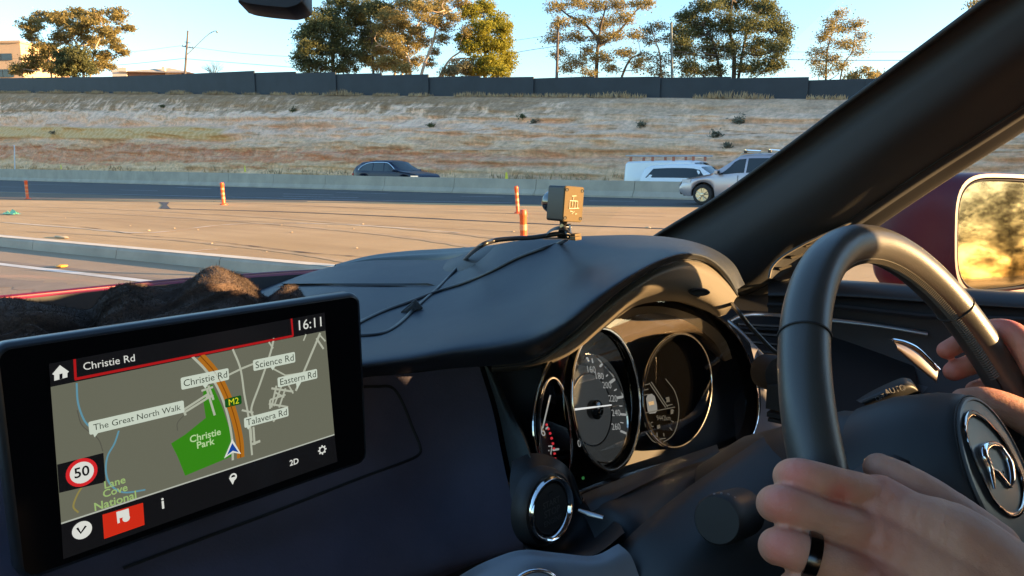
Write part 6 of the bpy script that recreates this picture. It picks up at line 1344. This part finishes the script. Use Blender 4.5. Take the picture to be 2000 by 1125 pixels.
for i, (p, r_) in enumerate(zip(L_MCP, (.0105, .0108, .0105, .0100))):
    t_ = L_W+(at(1985, 1130+i*45, .335)-L_W)*.7; chain(hb_, [p, p*.5+t_*.5-FW*.002, t_], [r_, .0135, .0175])
for p, t0_ in zip(L_MCP, (at(1975, 1150, .330), at(1985, 1185, .325), at(1990, 1215, .322), at(1990, 1240, .322))):
    q_ = p-FW*.0045; chain(hb_, [q_, q_*.6+t0_*.4-FW*.004, q_*.3+t0_*.7+FW*.002], [.0062, .0042, .0030]); capsule(hb_, p-FW*.0055, p-FW*.0057, .0080, .0080)
chain(hb_, [L_MCP[0]*.6+L_MCP[1]*.4, at(1850, 1060, .340), L_W-UP*-.008], [.0115, .018, .021]); chain(hb_, [L_MCP[1], at(1840, 1120, .336), L_W], [.012, .018, .024]); chain(hb_, [L_MCP[2]*.5+L_MCP[3]*.5, at(1850, 1180, .336), L_W], [.012, .018, .024])
chain(hb_, [(L_MCP[1]+L_MCP[2])/2+FW*.004, (at(1612, 1012, .338)+at(1612, 1097, .330))/2+FW*.006], [.010, .007])
chain(hb_, [at(1900, 1060, .347), at(1960, 1130, .342), L_W], [.013, .017, .023])
ELB_L = np.array([.36, -.26, .93]); ELB_R = np.array([.86, -.30, .93]); SH_L = np.array([.35, -.47, 1.18]); SH_R = np.array([.71, -.47, 1.18])
chain(hb_, [L_W, L_W2, (L_W2+ELB_L)/2, ELB_L], [.024, .025, .032, .040])
hr = MB()
chain(hr, [at(2040, 742, .575), at(2000, 672, .588), at(1964, 646, .602), at(1915, 650, .622), at(1848, 684, .622)], [.0098, .0092, .0092, .0085, .0072])
chain(hr, [at(2060, 770, .575), at(2015, 712, .590), at(1982, 690, .604), at(1925, 702, .624), at(1862, 725, .618)], [.0102, .0095, .0092, .0088, .0078])
chain(hr, [at(2070, 800, .578), at(2035, 752, .592), at(2005, 735, .606), at(1960, 745, .626), at(1905, 762, .622)], [.0100, .0092, .0090, .0085, .0075])
chain(hr, [at(2085, 830, .582), at(2055, 795, .595), at(2030, 785, .606), at(1990, 795, .622)], [.009, .0082, .008, .0072])
chain(hr, [at(1882, 782, .560), at(1925, 785, .556), at(1985, 806, .552), at(2070, 850, .555)], [.0088, .0108, .0115, .015])
RW = at(2190, 900, .58)
for p in (at(2040, 742, .575), at(2060, 770, .575), at(2070, 800, .578), at(2085, 830, .582), at(2060, 845, .557)): chain(hr, [p, (p+RW)/2, RW], [.0115, .017, .023])
chain(hr, [RW, (RW+ELB_R)/2, ELB_R], [.024, .034, .042])
bd = MB()
for a, b, ra, rb in ((ELB_L, SH_L, .041, .055), (ELB_R, SH_R, .041, .055), ((.53, -.48, .70), (.53, -.52, .92), .135, .125), ((.47, -.52, .98), (.59, -.52, .98), .115, .115), ((.43, -.51, 1.10), (.63, -.51, 1.10), .095, .095), ((.53, -.50, 1.17), (.53, -.49, 1.31), .058, .052), ((.53, -.475, 1.37), (.53, -.49, 1.43), .072, .082), ((.44, -.40, .66), (.42, -.02, .68), .085, .065), ((.62, -.40, .66), (.66, -.02, .68), .085, .065), ((.42, -.02, .68), (.43, .18, .30), .06, .042), ((.66, -.02, .68), (.66, .18, .30), .06, .042), ((.53, -.40, 1.385), (.53, -.385, 1.36), .012, .014)): capsule(bd, np.array(a, float), np.array(b, float), ra, rb)
vs = []; fs = []
for mb_, vox, sm in ((hb_, .00115, 5), (hr, .0015, 6), (bd, .012, 6)):
    v, f = remeshed(mb_, vox, sm); b_ = len(vs); vs += [tuple(q) for q in v]; fs += [tuple(b_+i for i in t) for t in f]
me = MB().add(vs, fs); PR = me.build('person', M_SKIN, smooth=180)
tag(PR, 'driver with both hands on the wheel, a dark ring on the left hand', 'person')
fl_pts = [(L_MCP[0], .013), (L_MCP[1], .013), (L_MCP[2], .013), (at(1550, 925, .345), .010), (at(1522, 980, .338), .010), (at(1522, 1066, .33), .010), (at(1964, 640, .6), .016), (at(1850, 690, .62), .014), (at(1860, 725, .618), .012), (at(1985, 680, .6), .014), (at(1640, 965, .34), .007)]
V = np.array(vs); fl = np.zeros(len(V))
for p, r_ in fl_pts: fl = np.maximum(fl, np.exp(-((V-p)**2).sum(1)/(r_*r_))*.95)
a = PR.data.attributes.new('flush', 'FLOAT', 'POINT'); a.data.foreach_set('value', fl)
# ring on the fourth finger
ra_ = nrm(at(1535, 1070, .334)-at(1612, 1097, .330)); rc = at(1582, 1086, .3318)
o = MB().lathe(rc-ra_*.003, ra_, [(.0095, 0), (.0106, .0003), (.0109, .003), (.0106, .0057), (.0095, .006)], 40).build('ring', mat('black_steel', (.08, .08, .085), rough=.2, metal=1), PR, smooth=40)
# clothes and hair
cl = MB()
for a, b, ra, rb in ((ELB_L*.75+SH_L*.25, SH_L, .052, .066), (ELB_R*.75+SH_R*.25, SH_R, .052, .066), ((.53, -.48, .70), (.53, -.52, .92), .147, .137), ((.47, -.52, .98), (.59, -.52, .98), .127, .127), ((.43, -.51, 1.10), (.63, -.51, 1.10), .107, .107)): capsule(cl, np.array(a, float), np.array(b, float), ra, rb)
v, f = remeshed(cl, .014, 4); MB().add(v, f).build('shirt', mat('navy_shirt', (.02, .025, .045), rough=.9), PR, smooth=180)
cl = MB()
for a, b, ra, rb in (((.53, -.45, .68), (.53, -.45, .72), .15, .145), ((.44, -.40, .66), (.42, -.02, .68), .095, .075), ((.62, -.40, .66), (.66, -.02, .68), .095, .075), ((.42, -.02, .68), (.43, .18, .30), .07, .052), ((.66, -.02, .68), (.66, .18, .30), .07, .052)): capsule(cl, np.array(a, float), np.array(b, float), ra, rb)
v, f = remeshed(cl, .014, 4); MB().add(v, f).build('trousers', mat('dark_trousers', (.03, .03, .035), rough=.9), PR, smooth=180)
cl = MB(); capsule(cl, (.53, -.515, 1.40), (.53, -.50, 1.455), .083, .088); v, f = remeshed(cl, .01, 3); MB().add(v, f).build('hair', mat('brown_hair', (.04, .025, .015), rough=.7), PR, smooth=180)
for s in (-1, 1): MB().lathe((.53+s*.028, -.405, 1.415), (0, 1, 0), [(.0, .011), (.008, .008), (.011, 0), (.008, -.008), (0, -.011)], 12).build('eye', mat('eye_white', (.7, .7, .68), rough=.2), PR, smooth=60)

# round dome for nothing but the air: none needed here; finish
for o in bpy.data.objects:
    if o.type == 'MESH': o.data.validate()
